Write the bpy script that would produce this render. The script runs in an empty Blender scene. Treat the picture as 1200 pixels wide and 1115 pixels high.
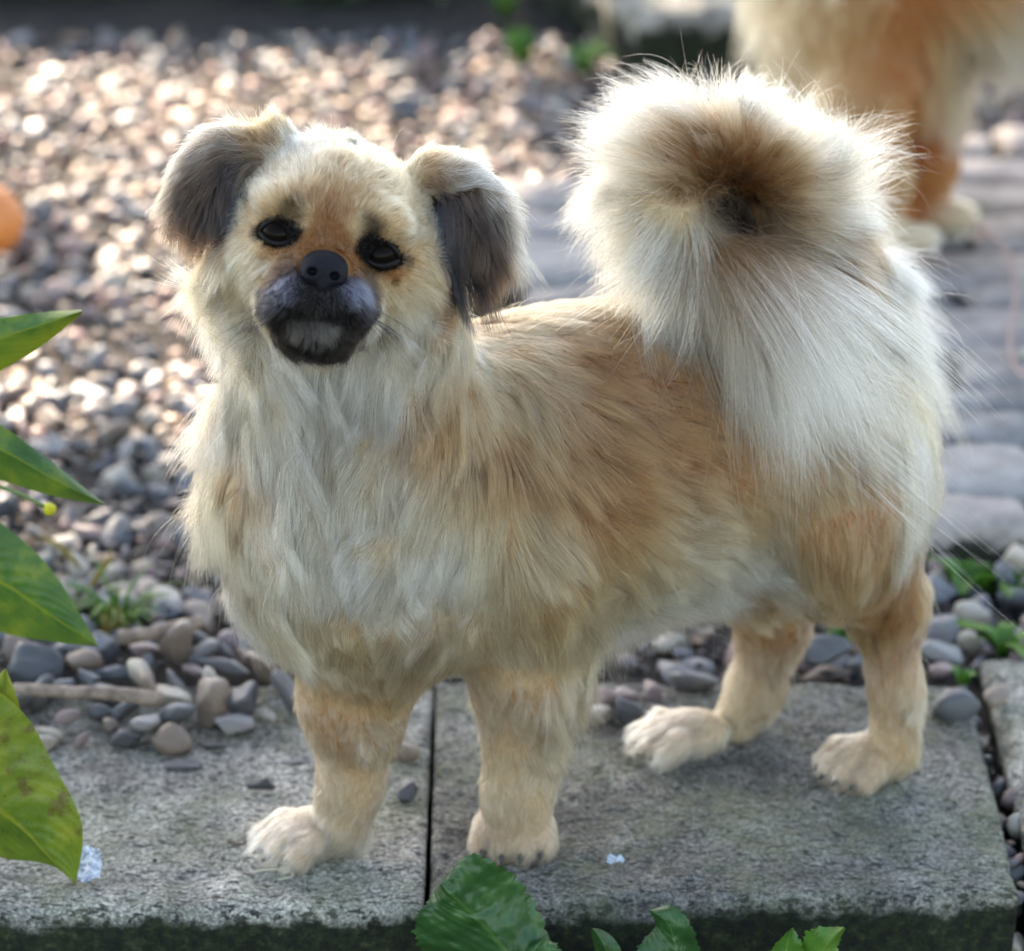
import bpy, math, random
import numpy as np
from mathutils import Vector, Matrix, kdtree
from mathutils.bvhtree import BVHTree

random.seed(7)
RNG = np.random.default_rng(11)
S = bpy.context.scene
COL = S.collection

# ------------------------------------------------------------------ camera
F_PX, PITCH, DIST, AIM_Z = 4200.0, math.radians(23), 2.0, 0.208
LOOK = np.array([0, math.cos(PITCH), -math.sin(PITCH)])
RIGHT = np.array([1.0, 0, 0])
UP = np.array([0, math.sin(PITCH), math.cos(PITCH)])
CAM = np.array([0, 0, AIM_Z]) - DIST * LOOK
cam = bpy.data.cameras.new('camera')
cam.lens = F_PX / 1200 * 36
cam.sensor_width = 36
cam.sensor_fit = 'HORIZONTAL'
cam.clip_start, cam.clip_end = 0.05, 500
cam.dof.use_dof = True
cam.dof.focus_distance = float(np.dot(np.array([-0.09, -0.12, 0.27]) - CAM, LOOK))
cam.dof.aperture_fstop = 6.0
cam.dof.aperture_blades = 9
camo = bpy.data.objects.new('camera', cam)
COL.objects.link(camo)
camo.location = CAM
camo.rotation_euler = (math.pi / 2 - PITCH, 0, 0)
S.camera = camo

# ------------------------------------------------------------------ sky and sun
SUN_EL, SUN_AZ = math.radians(40), math.radians(-24)
SUN_DIR = np.array([math.sin(SUN_AZ) * math.cos(SUN_EL), math.cos(SUN_AZ) * math.cos(SUN_EL), math.sin(SUN_EL)])
W = bpy.data.worlds.new('World')
S.world = W
W.use_nodes = True
sky = W.node_tree.nodes.new('ShaderNodeTexSky')
sky.sky_type = 'NISHITA'
sky.sun_disc = False
sky.sun_elevation, sky.sun_rotation = SUN_EL, SUN_AZ
sky.air_density, sky.dust_density, sky.ozone_density = 1.0, 1.0, 0.6
W.node_tree.links.new(sky.outputs[0], W.node_tree.nodes['Background'].inputs[0])
W.node_tree.nodes['Background'].inputs[1].default_value = 0.12
sun = bpy.data.lights.new('sun', 'SUN')
sun.energy, sun.angle, sun.color = 5.0, math.radians(0.5), (1, 0.90, 0.80)
suno = bpy.data.objects.new('sun', sun)
COL.objects.link(suno)
suno.rotation_euler = Vector(-SUN_DIR).to_track_quat('-Z', 'Y').to_euler()
S.view_settings.view_transform = 'Standard'
S.view_settings.look = 'None'
S.view_settings.exposure = 2.55
S.view_settings.use_white_balance = True        # the camera is balanced for open shade
S.view_settings.white_balance_temperature = 7800
S.view_settings.gamma = 1
S.view_settings.use_curve_mapping = False
S.render.engine = 'CYCLES'
cy = S.cycles
cy.use_denoising = True
cy.max_bounces, cy.diffuse_bounces, cy.glossy_bounces, cy.transmission_bounces, cy.transparent_max_bounces = 8, 3, 6, 8, 8
cy.sample_clamp_indirect = 6.0
cy.caustics_reflective = cy.caustics_refractive = False
cy.use_adaptive_sampling = False
cy.use_light_tree = False
S.cycles_curves.shape = 'RIBBONS'
S.cycles_curves.subdivisions = 2


# ------------------------------------------------------------------ helpers
def ray(u, v):
    d = LOOK + RIGHT * (u - 600) / F_PX - UP * (v - 557.5) / F_PX
    return d


def P(u, v, y):
    d = ray(u, v)
    return CAM + d * ((y - CAM[1]) / d[1])


def G(u, v, z=0.0):
    d = ray(u, v)
    return CAM + d * ((z - CAM[2]) / d[2])


def mm(px, p):                                   # metres that px photo pixels span at point p
    return px * float(np.dot(np.asarray(p) - CAM, LOOK)) / F_PX


def proj(pts):
    q = np.asarray(pts) - CAM
    dz = q @ LOOK
    return np.stack([600 + F_PX * (q @ RIGHT) / dz, 557.5 - F_PX * (q @ UP) / dz], -1)


def lin(c):
    c = np.asarray(c, float) / 255
    return np.where(c <= 0.04045, c / 12.92, ((c + 0.055) / 1.055) ** 2.4)


_T = RNG.random((64, 64, 64))


def vnoise(p):                                   # value noise 0..1 on (n,3)
    p = np.asarray(p, float)
    i = np.floor(p).astype(int)
    f = p - i
    f = f * f * (3 - 2 * f)
    i &= 63
    j = (i + 1) & 63
    r = 0
    for a in (0, 1):
        for b in (0, 1):
            for c in (0, 1):
                w = (f[:, 0] if a else 1 - f[:, 0]) * (f[:, 1] if b else 1 - f[:, 1]) * (f[:, 2] if c else 1 - f[:, 2])
                r = r + w * _T[(j if a else i)[:, 0], (j if b else i)[:, 1], (j if c else i)[:, 2]]
    return r


def fbm(p, n=4):
    s, a, t = 0, 1, 0
    for k in range(n):
        s = s + a * vnoise(np.asarray(p) * 2 ** k + 17.3 * k)
        t += a
        a *= 0.5
    return s / t


def mesh_from(name, verts, faces, smooth=True):
    me = bpy.data.meshes.new(name)
    verts = np.asarray(verts, np.float32)
    if isinstance(faces, np.ndarray):
        nf, k = faces.shape
        me.vertices.add(len(verts))
        me.vertices.foreach_set('co', verts.ravel())
        me.loops.add(nf * k)
        me.loops.foreach_set('vertex_index', faces.astype(np.int32).ravel())
        me.polygons.add(nf)
        me.polygons.foreach_set('loop_start', np.arange(0, nf * k, k, dtype=np.int32))
        me.polygons.foreach_set('use_smooth', np.full(nf, smooth))
        me.update(calc_edges=True)
        me.validate()
    else:
        me.from_pydata([tuple(map(float, v)) for v in verts], [], [tuple(map(int, f)) for f in faces])
        me.polygons.foreach_set('use_smooth', [smooth] * len(me.polygons))
    return me


def link(name, data, mat=None, parent=None, loc=None, rot=None):
    o = bpy.data.objects.new(name, data)
    COL.objects.link(o)
    if mat is not None and data is not None and not data.materials:
        data.materials.append(mat)
    if parent is not None:
        o.parent = parent
        if parent.location.length:
            o.location = -parent.location
    if loc is not None:
        o.location = loc
    if rot is not None:
        o.rotation_euler = rot
    return o


def tag(o, label=None, cat=None, group=None, kind=None):
    for k, v in (('label', label), ('category', cat), ('group', group), ('kind', kind)):
        if v:
            o[k] = v
    return o


def empty(name, loc):
    o = bpy.data.objects.new(name, None)
    o.empty_display_size = 0.02
    COL.objects.link(o)
    o.location = loc
    return o


def vcol(me, name, rgb):
    a = me.attributes.new(name, 'FLOAT_COLOR', 'POINT')
    c = np.ones((len(me.vertices), 4), np.float32)
    c[:, :3] = rgb
    a.data.foreach_set('color', c.ravel())


class NT:
    def __init__(self, name):
        self.m = bpy.data.materials.new(name)
        self.m.use_nodes = True
        self.t = self.m.node_tree
        self.b = self.t.nodes['Principled BSDF']
        self.out = self.t.nodes['Material Output']

    def n(self, typ, **kw):
        nd = self.t.nodes.new('ShaderNode' + typ)
        for k, v in kw.items():
            if k in nd.inputs:
                nd.inputs[k].default_value = v
            else:
                setattr(nd, k, v)
        return nd

    def l(self, a, b):
        self.t.links.new(a, b)

    def noise(self, vec, scale, detail=4, rough=0.6, dist=0.0):
        nd = self.n('TexNoise')
        nd.inputs['Scale'].default_value = scale
        nd.inputs['Detail'].default_value = detail
        nd.inputs['Roughness'].default_value = rough
        nd.inputs['Distortion'].default_value = dist
        self.l(vec, nd.inputs['Vector'])
        return nd.outputs['Fac']

    def ramp(self, fac, stops):
        nd = self.n('ValToRGB')
        el = nd.color_ramp.elements
        while len(el) < len(stops):
            el.new(0.5)
        for e, (p, c) in zip(el, stops):
            e.position = p
            e.color = (*c, 1) if len(c) == 3 else c
        self.l(fac, nd.inputs[0])
        return nd.outputs[0]

    def mix(self, fac, a, b, mode='MIX'):
        nd = self.n('Mix', data_type='RGBA', blend_type=mode)
        for s, i in ((fac, 0), (a, 6), (b, 7)):
            if hasattr(s, 'is_output'):
                self.l(s, nd.inputs[i])
            else:
                nd.inputs[i].default_value = s if i == 0 else (*s, 1)
        return nd.outputs[2]

    def math(self, op, a, b=0.0, clamp=False):
        nd = self.n('Math', operation=op, use_clamp=clamp)
        for i, s in enumerate((a, b)):
            if hasattr(s, 'is_output'):
                self.l(s, nd.inputs[i])
            else:
                nd.inputs[i].default_value = s
        return nd.outputs[0]

    def bump(self, h, strength=0.4, dist=0.002):
        nd = self.n('Bump')
        nd.inputs['Strength'].default_value = strength
        nd.inputs['Distance'].default_value = dist
        self.l(h, nd.inputs['Height'])
        self.l(nd.outputs[0], self.b.inputs['Normal'])

    def color(self, c):
        if hasattr(c, 'is_output'):
            self.l(c, self.b.inputs['Base Color'])
        else:
            self.b.inputs['Base Color'].default_value = (*c, 1)

    def set(self, **kw):
        for k, v in kw.items():
            self.b.inputs[k.replace('_', ' ')].default_value = v
        return self


def grey(v):
    return (v, v, v)


# ------------------------------------------------------------------ materials
def mat_concrete(name, k):
    m = NT(name)
    g3 = lambda *c: tuple(x * k * w for x, w in zip(c, (1.04, 1.0, 0.92)))
    tc = m.n('TexCoord').outputs['Object']
    geo = m.n('NewGeometry')
    base = m.ramp(m.noise(tc, 22, 6, 0.65), [(0.32, g3(0.11, 0.11, 0.11)), (0.5, g3(0.25, 0.245, 0.23)), (0.66, g3(0.46, 0.44, 0.39))])
    fine = m.noise(tc, 430, 5, 0.75)
    c = m.mix(0.7, base, m.ramp(fine, [(0.38, g3(0.03, 0.03, 0.033)), (0.5, g3(0.25, 0.245, 0.235)), (0.62, g3(0.62, 0.6, 0.56))]))
    c = m.mix(1.0, c, m.ramp(m.noise(tc, 13, 6, 0.72, 0.8), [(0.32, grey(0.45)), (0.5, grey(1.0)), (0.66, grey(1.45))]), 'MULTIPLY')
    # dark pits and lichen blotches
    mp = m.n('Mapping')
    mp.inputs['Scale'].default_value = (0.75, 2.0, 1)
    m.l(tc, mp.inputs[0])
    pits = m.ramp(m.noise(mp.outputs[0], 170, 4, 0.65, 0.4), [(0.55, grey(0)), (0.60, grey(1))])
    c = m.mix(m.math('MULTIPLY', pits, 0.9), c, (0.03, 0.03, 0.03))
    lich = m.ramp(m.noise(tc, 8, 6, 0.75), [(0.47, grey(0)), (0.62, grey(1))])
    c = m.mix(m.math('MULTIPLY', lich, 0.45), c, (0.16, 0.18, 0.075))
    # moss by the 'moss' attribute (worn edges and front faces)
    at = m.n('Attribute', attribute_name='moss')
    mn = m.noise(tc, 60, 6, 0.7)
    mask = m.ramp(m.math('ADD', m.math('MULTIPLY', at.outputs['Fac'], 1.15), m.math('SUBTRACT', mn, 0.62)), [(0.22, grey(0)), (0.5, grey(1))])
    mosscol = m.ramp(m.noise(tc, 140, 5, 0.75), [(0.36, (0.005, 0.006, 0.004)), (0.5, (0.012, 0.018, 0.006)), (0.62, (0.030, 0.040, 0.013)), (0.74, (0.12, 0.11, 0.07))])
    c = m.mix(mask, c, mosscol)
    m.color(c)
    h = m.math('ADD', m.math('MULTIPLY', fine, 0.7), m.math('SUBTRACT', m.noise(tc, 90, 5, 0.7), m.math('MULTIPLY', pits, 1.2)))
    m.bump(h, 0.8, 0.004)
    m.set(Roughness=0.82)
    m.b.inputs['Specular IOR Level'].default_value = 0.35
    return m.m


def mat_stone(name, cols, rough=0.42):
    m = NT(name)
    oi = m.n('ObjectInfo')
    tc = m.n('TexCoord').outputs['Object']
    ad = m.n('VectorMath', operation='ADD')
    m.l(tc, ad.inputs[0])
    m.l(oi.outputs['Location'], ad.inputs[1])
    v = ad.outputs[0]
    c = m.ramp(oi.outputs['Random'], [(i / max(1, len(cols) - 1), k) for i, k in enumerate(cols)])
    big = m.ramp(m.noise(v, 70, 4, 0.6), [(0.3, grey(0.55)), (0.7, grey(1.3))])
    c = m.mix(1.0, c, big, 'MULTIPLY')
    sp = m.noise(v, 900, 3, 0.8)
    c = m.mix(0.5, c, m.mix(1.0, c, m.ramp(sp, [(0.3, grey(0.3)), (0.5, grey(1)), (0.72, grey(1.9))]), 'MULTIPLY'))
    m.color(c)
    m.bump(m.noise(v, 500, 4, 0.7), 0.25, 0.0006)
    m.set(Roughness=rough)
    return m.m


def mat_gravel():                                # merged far gravel, colour per stone in a mesh attribute
    m = NT('gravel_stone')
    at = m.n('Attribute', attribute_name='stone')
    tc = m.n('TexCoord').outputs['Object']
    sp = m.ramp(m.noise(tc, 420, 4, 0.75), [(0.3, grey(0.55)), (0.7, grey(1.4))])
    m.color(m.mix(1.0, at.outputs['Color'], sp, 'MULTIPLY'))
    m.bump(m.noise(tc, 500, 3, 0.7), 0.25, 0.0008)
    m.set(Roughness=0.45)
    m.b.inputs['Specular IOR Level'].default_value = 0.35
    return m.m


def mat_soil():
    m = NT('dark_soil')
    tc = m.n('TexCoord').outputs['Object']
    m.color(m.ramp(m.noise(tc, 60, 8, 0.75), [(0.3, (0.018, 0.014, 0.012)), (0.55, (0.05, 0.04, 0.033)), (0.75, (0.11, 0.09, 0.075))]))
    m.bump(m.noise(tc, 120, 6, 0.75), 0.8, 0.006)
    m.set(Roughness=0.95)
    return m.m


def mat_paver():
    m = NT('paver_stone')
    oi = m.n('ObjectInfo')
    tc = m.n('TexCoord').outputs['Object']
    ad = m.n('VectorMath', operation='ADD')
    m.l(tc, ad.inputs[0])
    m.l(oi.outputs['Location'], ad.inputs[1])
    v = ad.outputs[0]
    c = m.ramp(oi.outputs['Random'], [(0, (0.20, 0.185, 0.175)), (0.35, (0.31, 0.285, 0.265)), (0.7, (0.36, 0.305, 0.275)), (1, (0.25, 0.235, 0.225))])
    c = m.mix(1.0, c, m.ramp(m.noise(v, 28, 6, 0.7), [(0.3, grey(0.5)), (0.7, grey(1.35))]), 'MULTIPLY')
    c = m.mix(m.ramp(m.noise(v, 14, 5, 0.7), [(0.58, grey(0)), (0.72, grey(0.6))]), c, (0.10, 0.115, 0.055))
    at = m.n('Attribute', attribute_name='moss')
    mask = m.ramp(m.math('ADD', at.outputs['Fac'], m.math('SUBTRACT', m.noise(v, 55, 6, 0.7), 0.6)), [(0.25, grey(0)), (0.55, grey(1))])
    c = m.mix(mask, c, m.ramp(m.noise(v, 120, 5, 0.7), [(0.35, (0.02, 0.02, 0.016)), (0.6, (0.06, 0.065, 0.035)), (0.8, (0.14, 0.13, 0.09))]))
    m.color(c)
    m.bump(m.noise(v, 140, 6, 0.7), 0.5, 0.003)
    m.set(Roughness=0.75)
    return m.m


def mat_leaf(name, dark, mid, light, spots=None, rough=0.38, trans=0.35):
    m = NT(name)
    at = m.n('Attribute', attribute_name='leafuv')
    sx = m.n('SeparateXYZ')
    m.l(at.outputs['Vector'], sx.inputs[0])
    tc = m.n('TexCoord').outputs['Object']
    c = m.ramp(m.noise(tc, 45, 4, 0.6), [(0.3, dark), (0.52, mid), (0.75, light)])
    # third channel = edge yellowing, plus backlight painted into half a strap leaf
    c = m.mix(m.math('MULTIPLY', sx.outputs[2], 1.0, True), c, light)
    if spots:
        c = m.mix(m.ramp(m.noise(tc, 75, 4, 0.75), [(0.53, grey(0)), (0.64, grey(0.85))]), c, spots)
        c = m.mix(m.ramp(m.noise(tc, 330, 3, 0.75), [(0.62, grey(0)), (0.7, grey(0.8))]), c, (0.035, 0.02, 0.008))
    # midrib from across coordinate
    rib = m.ramp(m.math('ABSOLUTE', sx.outputs[0]), [(0.02, grey(0.75)), (0.06, grey(0))])
    c = m.mix(rib, c, light)
    m.color(c)
    wave = m.n('TexWave', wave_type='BANDS', bands_direction='DIAGONAL')
    wave.inputs['Scale'].default_value = 3.2
    wave.inputs['Distortion'].default_value = 2.0
    mp = m.n('CombineXYZ')
    m.l(m.math('ABSOLUTE', sx.outputs[0]), mp.inputs[0])
    m.l(m.math('MULTIPLY', sx.outputs[1], -2.2), mp.inputs[1])
    m.l(mp.outputs[0], wave.inputs['Vector'])
    m.bump(m.math('ADD', wave.outputs['Fac'], m.math('MULTIPLY', m.noise(tc, 160, 4, 0.7), 2.2)), 0.22, 0.0012)
    m.set(Roughness=rough)
    tr = m.n('BsdfTranslucent')
    m.l(c, tr.inputs['Color'])
    mx = m.n('MixShader')
    mx.inputs[0].default_value = trans
    m.l(m.b.outputs[0], mx.inputs[1])
    m.l(tr.outputs[0], mx.inputs[2])
    m.l(mx.outputs[0], m.out.inputs[0])
    return m.m


def mat_plain(name, col, rough=0.5, spec=0.5, coat=0.0, nscale=None, namt=0.35, bump=0.0):
    m = NT(name)
    if nscale:
        tc = m.n('TexCoord').outputs['Object']
        k = m.noise(tc, nscale, 5, 0.65)
        m.color(m.mix(1.0, m.mix(0, col, col), m.ramp(k, [(0.3, grey(1 - namt)), (0.7, grey(1 + namt))]), 'MULTIPLY'))
        if bump:
            m.bump(k, bump, 0.001)
    else:
        m.color(col)
    m.set(Roughness=rough)
    m.b.inputs['Specular IOR Level'].default_value = spec
    m.b.inputs['Coat Weight'].default_value = coat
    return m.m


def mat_skin():
    m = NT('coat_base')
    at = m.n('Attribute', attribute_name='fur_colour')
    m.color(at.outputs['Color'])
    m.set(Roughness=0.8)
    m.b.inputs['Specular IOR Level'].default_value = 0.1
    return m.m


def mat_hair(name='fur_strands', rough=0.32):
    m = NT(name)
    a = m.n('Attribute', attribute_name='root_colour')
    b = m.n('Attribute', attribute_name='tip_colour')
    hi = m.n('HairInfo')
    f = m.ramp(hi.outputs['Intercept'], [(0.1, grey(0)), (0.75, grey(1))])
    c = m.mix(f, a.outputs['Color'], b.outputs['Color'])
    h = m.n('BsdfHairPrincipled')
    h.parametrization = 'COLOR'
    h.inputs['Roughness'].default_value = rough
    h.inputs['IOR'].default_value = 1.36
    h.inputs['Radial Roughness'].default_value = 0.55
    h.inputs['Random Roughness'].default_value = 0.2
    m.l(c, h.inputs['Color'])
    m.l(h.outputs[0], m.out.inputs[0])
    m.t.nodes.remove(m.b)
    return m.m


M_CONC2, M_CONC, M_SOIL, M_PAVER, M_GRAVEL, M_SKIN, M_HAIR = mat_concrete('pale_concrete', 1.28), mat_concrete('dark_concrete', 0.70), mat_soil(), mat_paver(), mat_gravel(), mat_skin(), mat_hair()
M_BARK = mat_plain('bark', (0.12, 0.085, 0.06), 0.9, 0.2, 0, 60, 0.5, 0.6)

def tube(pts_, r0_, r1_, n=8, seed=0, rough=0.12):
    pts_ = np.asarray(pts_, float)
    m = len(pts_)
    V = []
    for i, p in enumerate(pts_):
        d = pts_[min(i + 1, m - 1)] - pts_[max(i - 1, 0)]
        d /= np.linalg.norm(d) + 1e-12
        s = np.cross(d, [0.1, 0.2, 1.0])
        s /= np.linalg.norm(s)
        w = np.cross(s, d)
        a = np.linspace(0, 2 * np.pi, n, endpoint=False)[:, None]
        r = r0_ + (r1_ - r0_) * i / (m - 1)
        k = 1 + rough * (vnoise(np.c_[np.cos(a) * 2 + i * .7 + seed, np.sin(a) * 2, a * 0]) - 0.5)[:, None] * 2
        V.append(p + r * k * (np.cos(a) * s + np.sin(a) * w))
    V = np.concatenate(V + [pts_[:1], pts_[-1:]])
    Fc = []
    for i in range(m - 1):
        for j in range(n):
            Fc.append((i * n + j, i * n + (j + 1) % n, (i + 1) * n + (j + 1) % n, (i + 1) * n + j))
    for j in range(n):
        Fc.append((m * n, (j + 1) % n, j))
        Fc.append((m * n + 1, (m - 1) * n + j, (m - 1) * n + (j + 1) % n))
    return V, Fc


def poly(ps, n):
    ps = np.asarray(ps, float)
    t = np.linspace(0, len(ps) - 1, n)
    i = np.clip(t.astype(int), 0, len(ps) - 2)
    f = (t - i)[:, None]
    p0, p1, p2, p3 = ps[np.clip(i - 1, 0, None)], ps[i], ps[i + 1], ps[np.clip(i + 2, None, len(ps) - 1)]
    return 0.5 * (2 * p1 + (p2 - p0) * f + (2 * p0 - 5 * p1 + 4 * p2 - p3) * f ** 2 + (3 * p1 - p0 - 3 * p2 + p3) * f ** 3)



# ------------------------------------------------------------------ the ground
ROOT_Z = -0.07


def grid_sheet(name, xs, ys, zf, mat):
    X, Y = np.meshgrid(xs, ys, indexing='ij')
    V = np.stack([X.ravel(), Y.ravel(), np.zeros(X.size)], -1)
    V[:, 2] = zf(V)
    n, k = X.shape
    I = np.arange(n * k).reshape(n, k)
    Fq = np.stack([I[:-1, :-1], I[1:, :-1], I[1:, 1:], I[:-1, 1:]], -1).reshape(-1, 4)
    return link(name, mesh_from(name, V, Fq), mat)


xs = np.concatenate([[-60, -20, -6, -3], np.linspace(-1.6, 1.9, 90), [3, 6, 20, 60]])
ys = np.concatenate([[-20, -6, -2], np.linspace(-0.7, 2.6, 90), [4, 8, 20, 60]])


def ground_z(V):
    x, y = V[:, 0], V[:, 1]
    z = -0.068 + 0.006 * fbm(V * 25)
    bed = 1 / (1 + np.exp(-(y - 0.06) * 60))     # the gravel bed lies higher than the soil in front of the slabs
    return z + bed * 0.042


tag(grid_sheet('ground', xs, ys, ground_z, M_SOIL), kind='structure')


# ------------------------------------------------------------------ stone blocks with worn edges
def block(p00, p10, p11, p01, top, depth, nu, nv, edge=0.004, rough=0.0012, seed=0, moss_front=0.0, moss_all=0.0, bow=0.0):
    """Top height-field grid on a quad with rounded rim and skirts: one closed-looking stone block."""
    p00, p10, p11, p01 = [np.asarray(p[:2], float) for p in (p00, p10, p11, p01)]
    k = 3
    iu, iv = np.arange(-k, nu + k + 1), np.arange(-k, nv + k + 1)
    A, B = np.meshgrid(iu, iv, indexing='ij')
    s, t = np.clip(A / nu, 0, 1), np.clip(B / nv, 0, 1)
    ov = np.maximum(np.maximum(-A, A - nu), np.maximum(-B, B - nv)).clip(0)
    xy = ((1 - s) * (1 - t))[..., None] * p00 + (s * (1 - t))[..., None] * p10 + (s * t)[..., None] * p11 + ((1 - s) * t)[..., None] * p01
    ctr = (p00 + p10 + p11 + p01) / 4
    su, sv = np.linalg.norm(p10 - p00), np.linalg.norm(p01 - p00)
    de = np.minimum(np.minimum(s, 1 - s) * su, np.minimum(t, 1 - t) * sv)
    drop = np.where(ov > 0, edge + np.array([0, 0.35, 0.75, 1.0])[ov] * (depth - edge), edge * np.clip(1 - de / (edge * 2.2), 0, 1) ** 2)
    V = np.concatenate([xy, (top - drop)[..., None]], -1).reshape(-1, 3)
    q = V + seed * 3.17
    chip = np.clip(fbm(q * 48, 4) - 0.5, 0, 1) * (edge * 7) * np.exp(-de.ravel() / 0.005)
    V[:, 2] += rough * 6 * (fbm(q * 70, 4) - 0.5) + bow * (fbm(q * 9, 2) - 0.5) - chip
    o = np.where(ov.ravel()[:, None] > 0, (fbm(q * 60, 3) - 0.5)[:, None], 0)
    out = V[:, :2] - ctr
    out /= np.linalg.norm(out, axis=1, keepdims=True) + 1e-9
    V[:, :2] += out * (o * edge * 3.0 - (ov.ravel() > 0)[:, None] * edge * 0.1)
    n, kk = A.shape
    I = np.arange(n * kk).reshape(n, kk)
    Fq = np.stack([I[:-1, :-1], I[1:, :-1], I[1:, 1:], I[:-1, 1:]], -1).reshape(-1, 4)
    base = np.array([*ctr, top])
    me = mesh_from('block', V - base, Fq)
    moss = moss_all + np.exp(-de / 0.010) * 0.12 * (ov == 0) + np.where(ov > 0, 0.55, 0)
    moss = moss + np.where(B <= 0, moss_front, 0) * (ov > 0)
    a = me.attributes.new('moss', 'FLOAT', 'POINT')
    a.data.foreach_set('value', moss.ravel().astype(np.float32))
    return me, base


SLAB_T = 0.0
me, b = block(G(503, 1059), G(1193, 1043), G(1133, 800), G(512, 797), SLAB_T, 0.062, 240, 210, 0.003, 0.0010, 1, 0.35, 0.0, 0.003)
slab1 = link('paving_slab', me, M_CONC, loc=b)
tag(slab1, 'square grey concrete slab with mossy front, under three of the small dog\'s paws', 'paving slab', 'concrete slabs along the bed')
me, b = block(G(-420, 1068), G(496, 1060), G(507, 797), G(-330, 806), SLAB_T - 0.001, 0.062, 300, 210, 0.003, 0.0010, 2, 0.35, 0.06, 0.003)
slab2 = link('paving_slab', me, M_CONC2, loc=b)
tag(slab2, 'paler grey concrete slab at the left, pebbles spilling over its back edge', 'paving slab', 'concrete slabs along the bed')
me, b = block(G(1218, 1042), G(1560, 1036), G(1480, 765), G(1148, 768), SLAB_T + 0.001, 0.06, 90, 120, 0.005, 0.0010, 3, 0.2, 0.16, 0.003)
slab3 = link('paving_slab', me, M_CONC2, loc=b)
tag(slab3, 'greenish slab cut off by the picture edge, across the pebble filled gap', 'paving slab', 'concrete slabs along the bed')

# ------------------------------------------------------------------ the path of rough pavers (upper right)
PATH_Z = 0.022
path = grid_sheet('path', np.linspace(0.0, 1.9, 40), np.linspace(0.37, 1.12, 30), lambda V: PATH_Z - 0.014 + 0.004 * fbm(V * 30), M_SOIL)
tag(path, kind='structure')
rp = random.Random(5)
y = 0.352
row = 0
while y < 1.24:
    h = rp.choice([0.045, 0.060, 0.070, 0.085, 0.065]) * (1 + 0.25 * (y > 0.8))
    x = -0.02 + rp.uniform(-0.04, 0.03)
    if y > 1.06:
        x += 0.36
    while x < 1.55:
        w = rp.uniform(0.08, 0.26)
        g = rp.uniform(0.002, 0.005)
        j = lambda: rp.uniform(-0.008, 0.008)
        me, b = block((x + g + j(), y + g + j()), (x + w - g + j(), y + g + j()), (x + w - g + j(), y + h - g + j()), (x + g + j(), y + h - g + j()),
                      PATH_Z + rp.uniform(-0.005, 0.005), 0.05, 14, 6, 0.006, 0.0016, rp.uniform(0, 50), 0.25, 0.0, 0.004)
        o = link('paver', me, M_PAVER, path)
        o.location = b
        x += w
    y += h
    row += 1

# raised stone step beyond (top centre)
z0 = 0.0
sA, sB = G(745, 78, z0), G(1010, 66, z0)
me, b = block(sA, sB, sB + np.array([0.02, 0.34, 0]), sA + np.array([-0.10, 0.34, 0]), 0.055, 0.075, 60, 60, 0.008, 0.0018, 9, 0.35, 0.0, 0.006)
tag(link('stone_step', me, M_CONC2, loc=b), 'pale blurred stone step with dark front, left of the second dog', 'step')

# ------------------------------------------------------------------ gravel
PAL = {
    'grey': [(0.16, 0.155, 0.155), (0.23, 0.22, 0.215), (0.125, 0.12, 0.12)],
    'blue-grey': [(0.11, 0.12, 0.135), (0.15, 0.16, 0.175), (0.085, 0.092, 0.105)],
    'mauve': [(0.19, 0.135, 0.128), (0.25, 0.18, 0.165), (0.15, 0.108, 0.104)],
    'brown': [(0.17, 0.125, 0.095), (0.23, 0.175, 0.135), (0.13, 0.096, 0.078)],
    'cream': [(0.36, 0.32, 0.26), (0.42, 0.37, 0.30), (0.30, 0.27, 0.23)],
    'charcoal': [(0.065, 0.068, 0.075), (0.09, 0.092, 0.10), (0.05, 0.052, 0.058)],
}
STONE = {k: mat_stone(k.replace('-', '_') + '_pebble', v) for k, v in PAL.items()}


def ico(sub):
    import bmesh
    bm = bmesh.new()
    bmesh.ops.create_icosphere(bm, subdivisions=sub, radius=1)
    V = np.array([v.co[:] for v in bm.verts])
    Fc = np.array([[v.index for v in f.verts] for f in bm.faces])
    bm.free()
    return V, Fc


ICO = {k: ico(k) for k in (1, 2, 3, 4)}


def pebble_verts(sub, seed, sharp=6.0, flat=0.6, nplanes=11):
    r = np.random.default_rng(seed)
    D, Fc = ICO[sub]
    n = r.normal(size=(nplanes, 3))
    n /= np.linalg.norm(n, axis=1, keepdims=True)
    n = np.concatenate([n, -n[:5]])
    h = r.uniform(0.72 if sharp < 12 else 0.5, 1.05, len(n))
    d = np.clip(D @ n.T / h, 0, None)
    rad = (np.sum(d ** sharp, 1) + 1e-4) ** (-1 / sharp)
    V = D * rad[:, None] * np.array([1.0, r.uniform(0.65, 0.95), flat * r.uniform(0.75, 1.2)])
    V += D * (fbm(D * 2.2 + seed, 3) - 0.5)[:, None] * 0.12
    return V / np.abs(V[:, :2]).max(), Fc


def pebble_mesh(name, seed, **kw):
    V, Fc = pebble_verts(4 if kw.get('sharp', 6) > 12 else 3, seed, **kw)
    return mesh_from(name, V, Fc)


def in_slab(x, y):                               # front block area covered by slabs, by simple half planes
    return y < 0.185 + 0.0 * x


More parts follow.
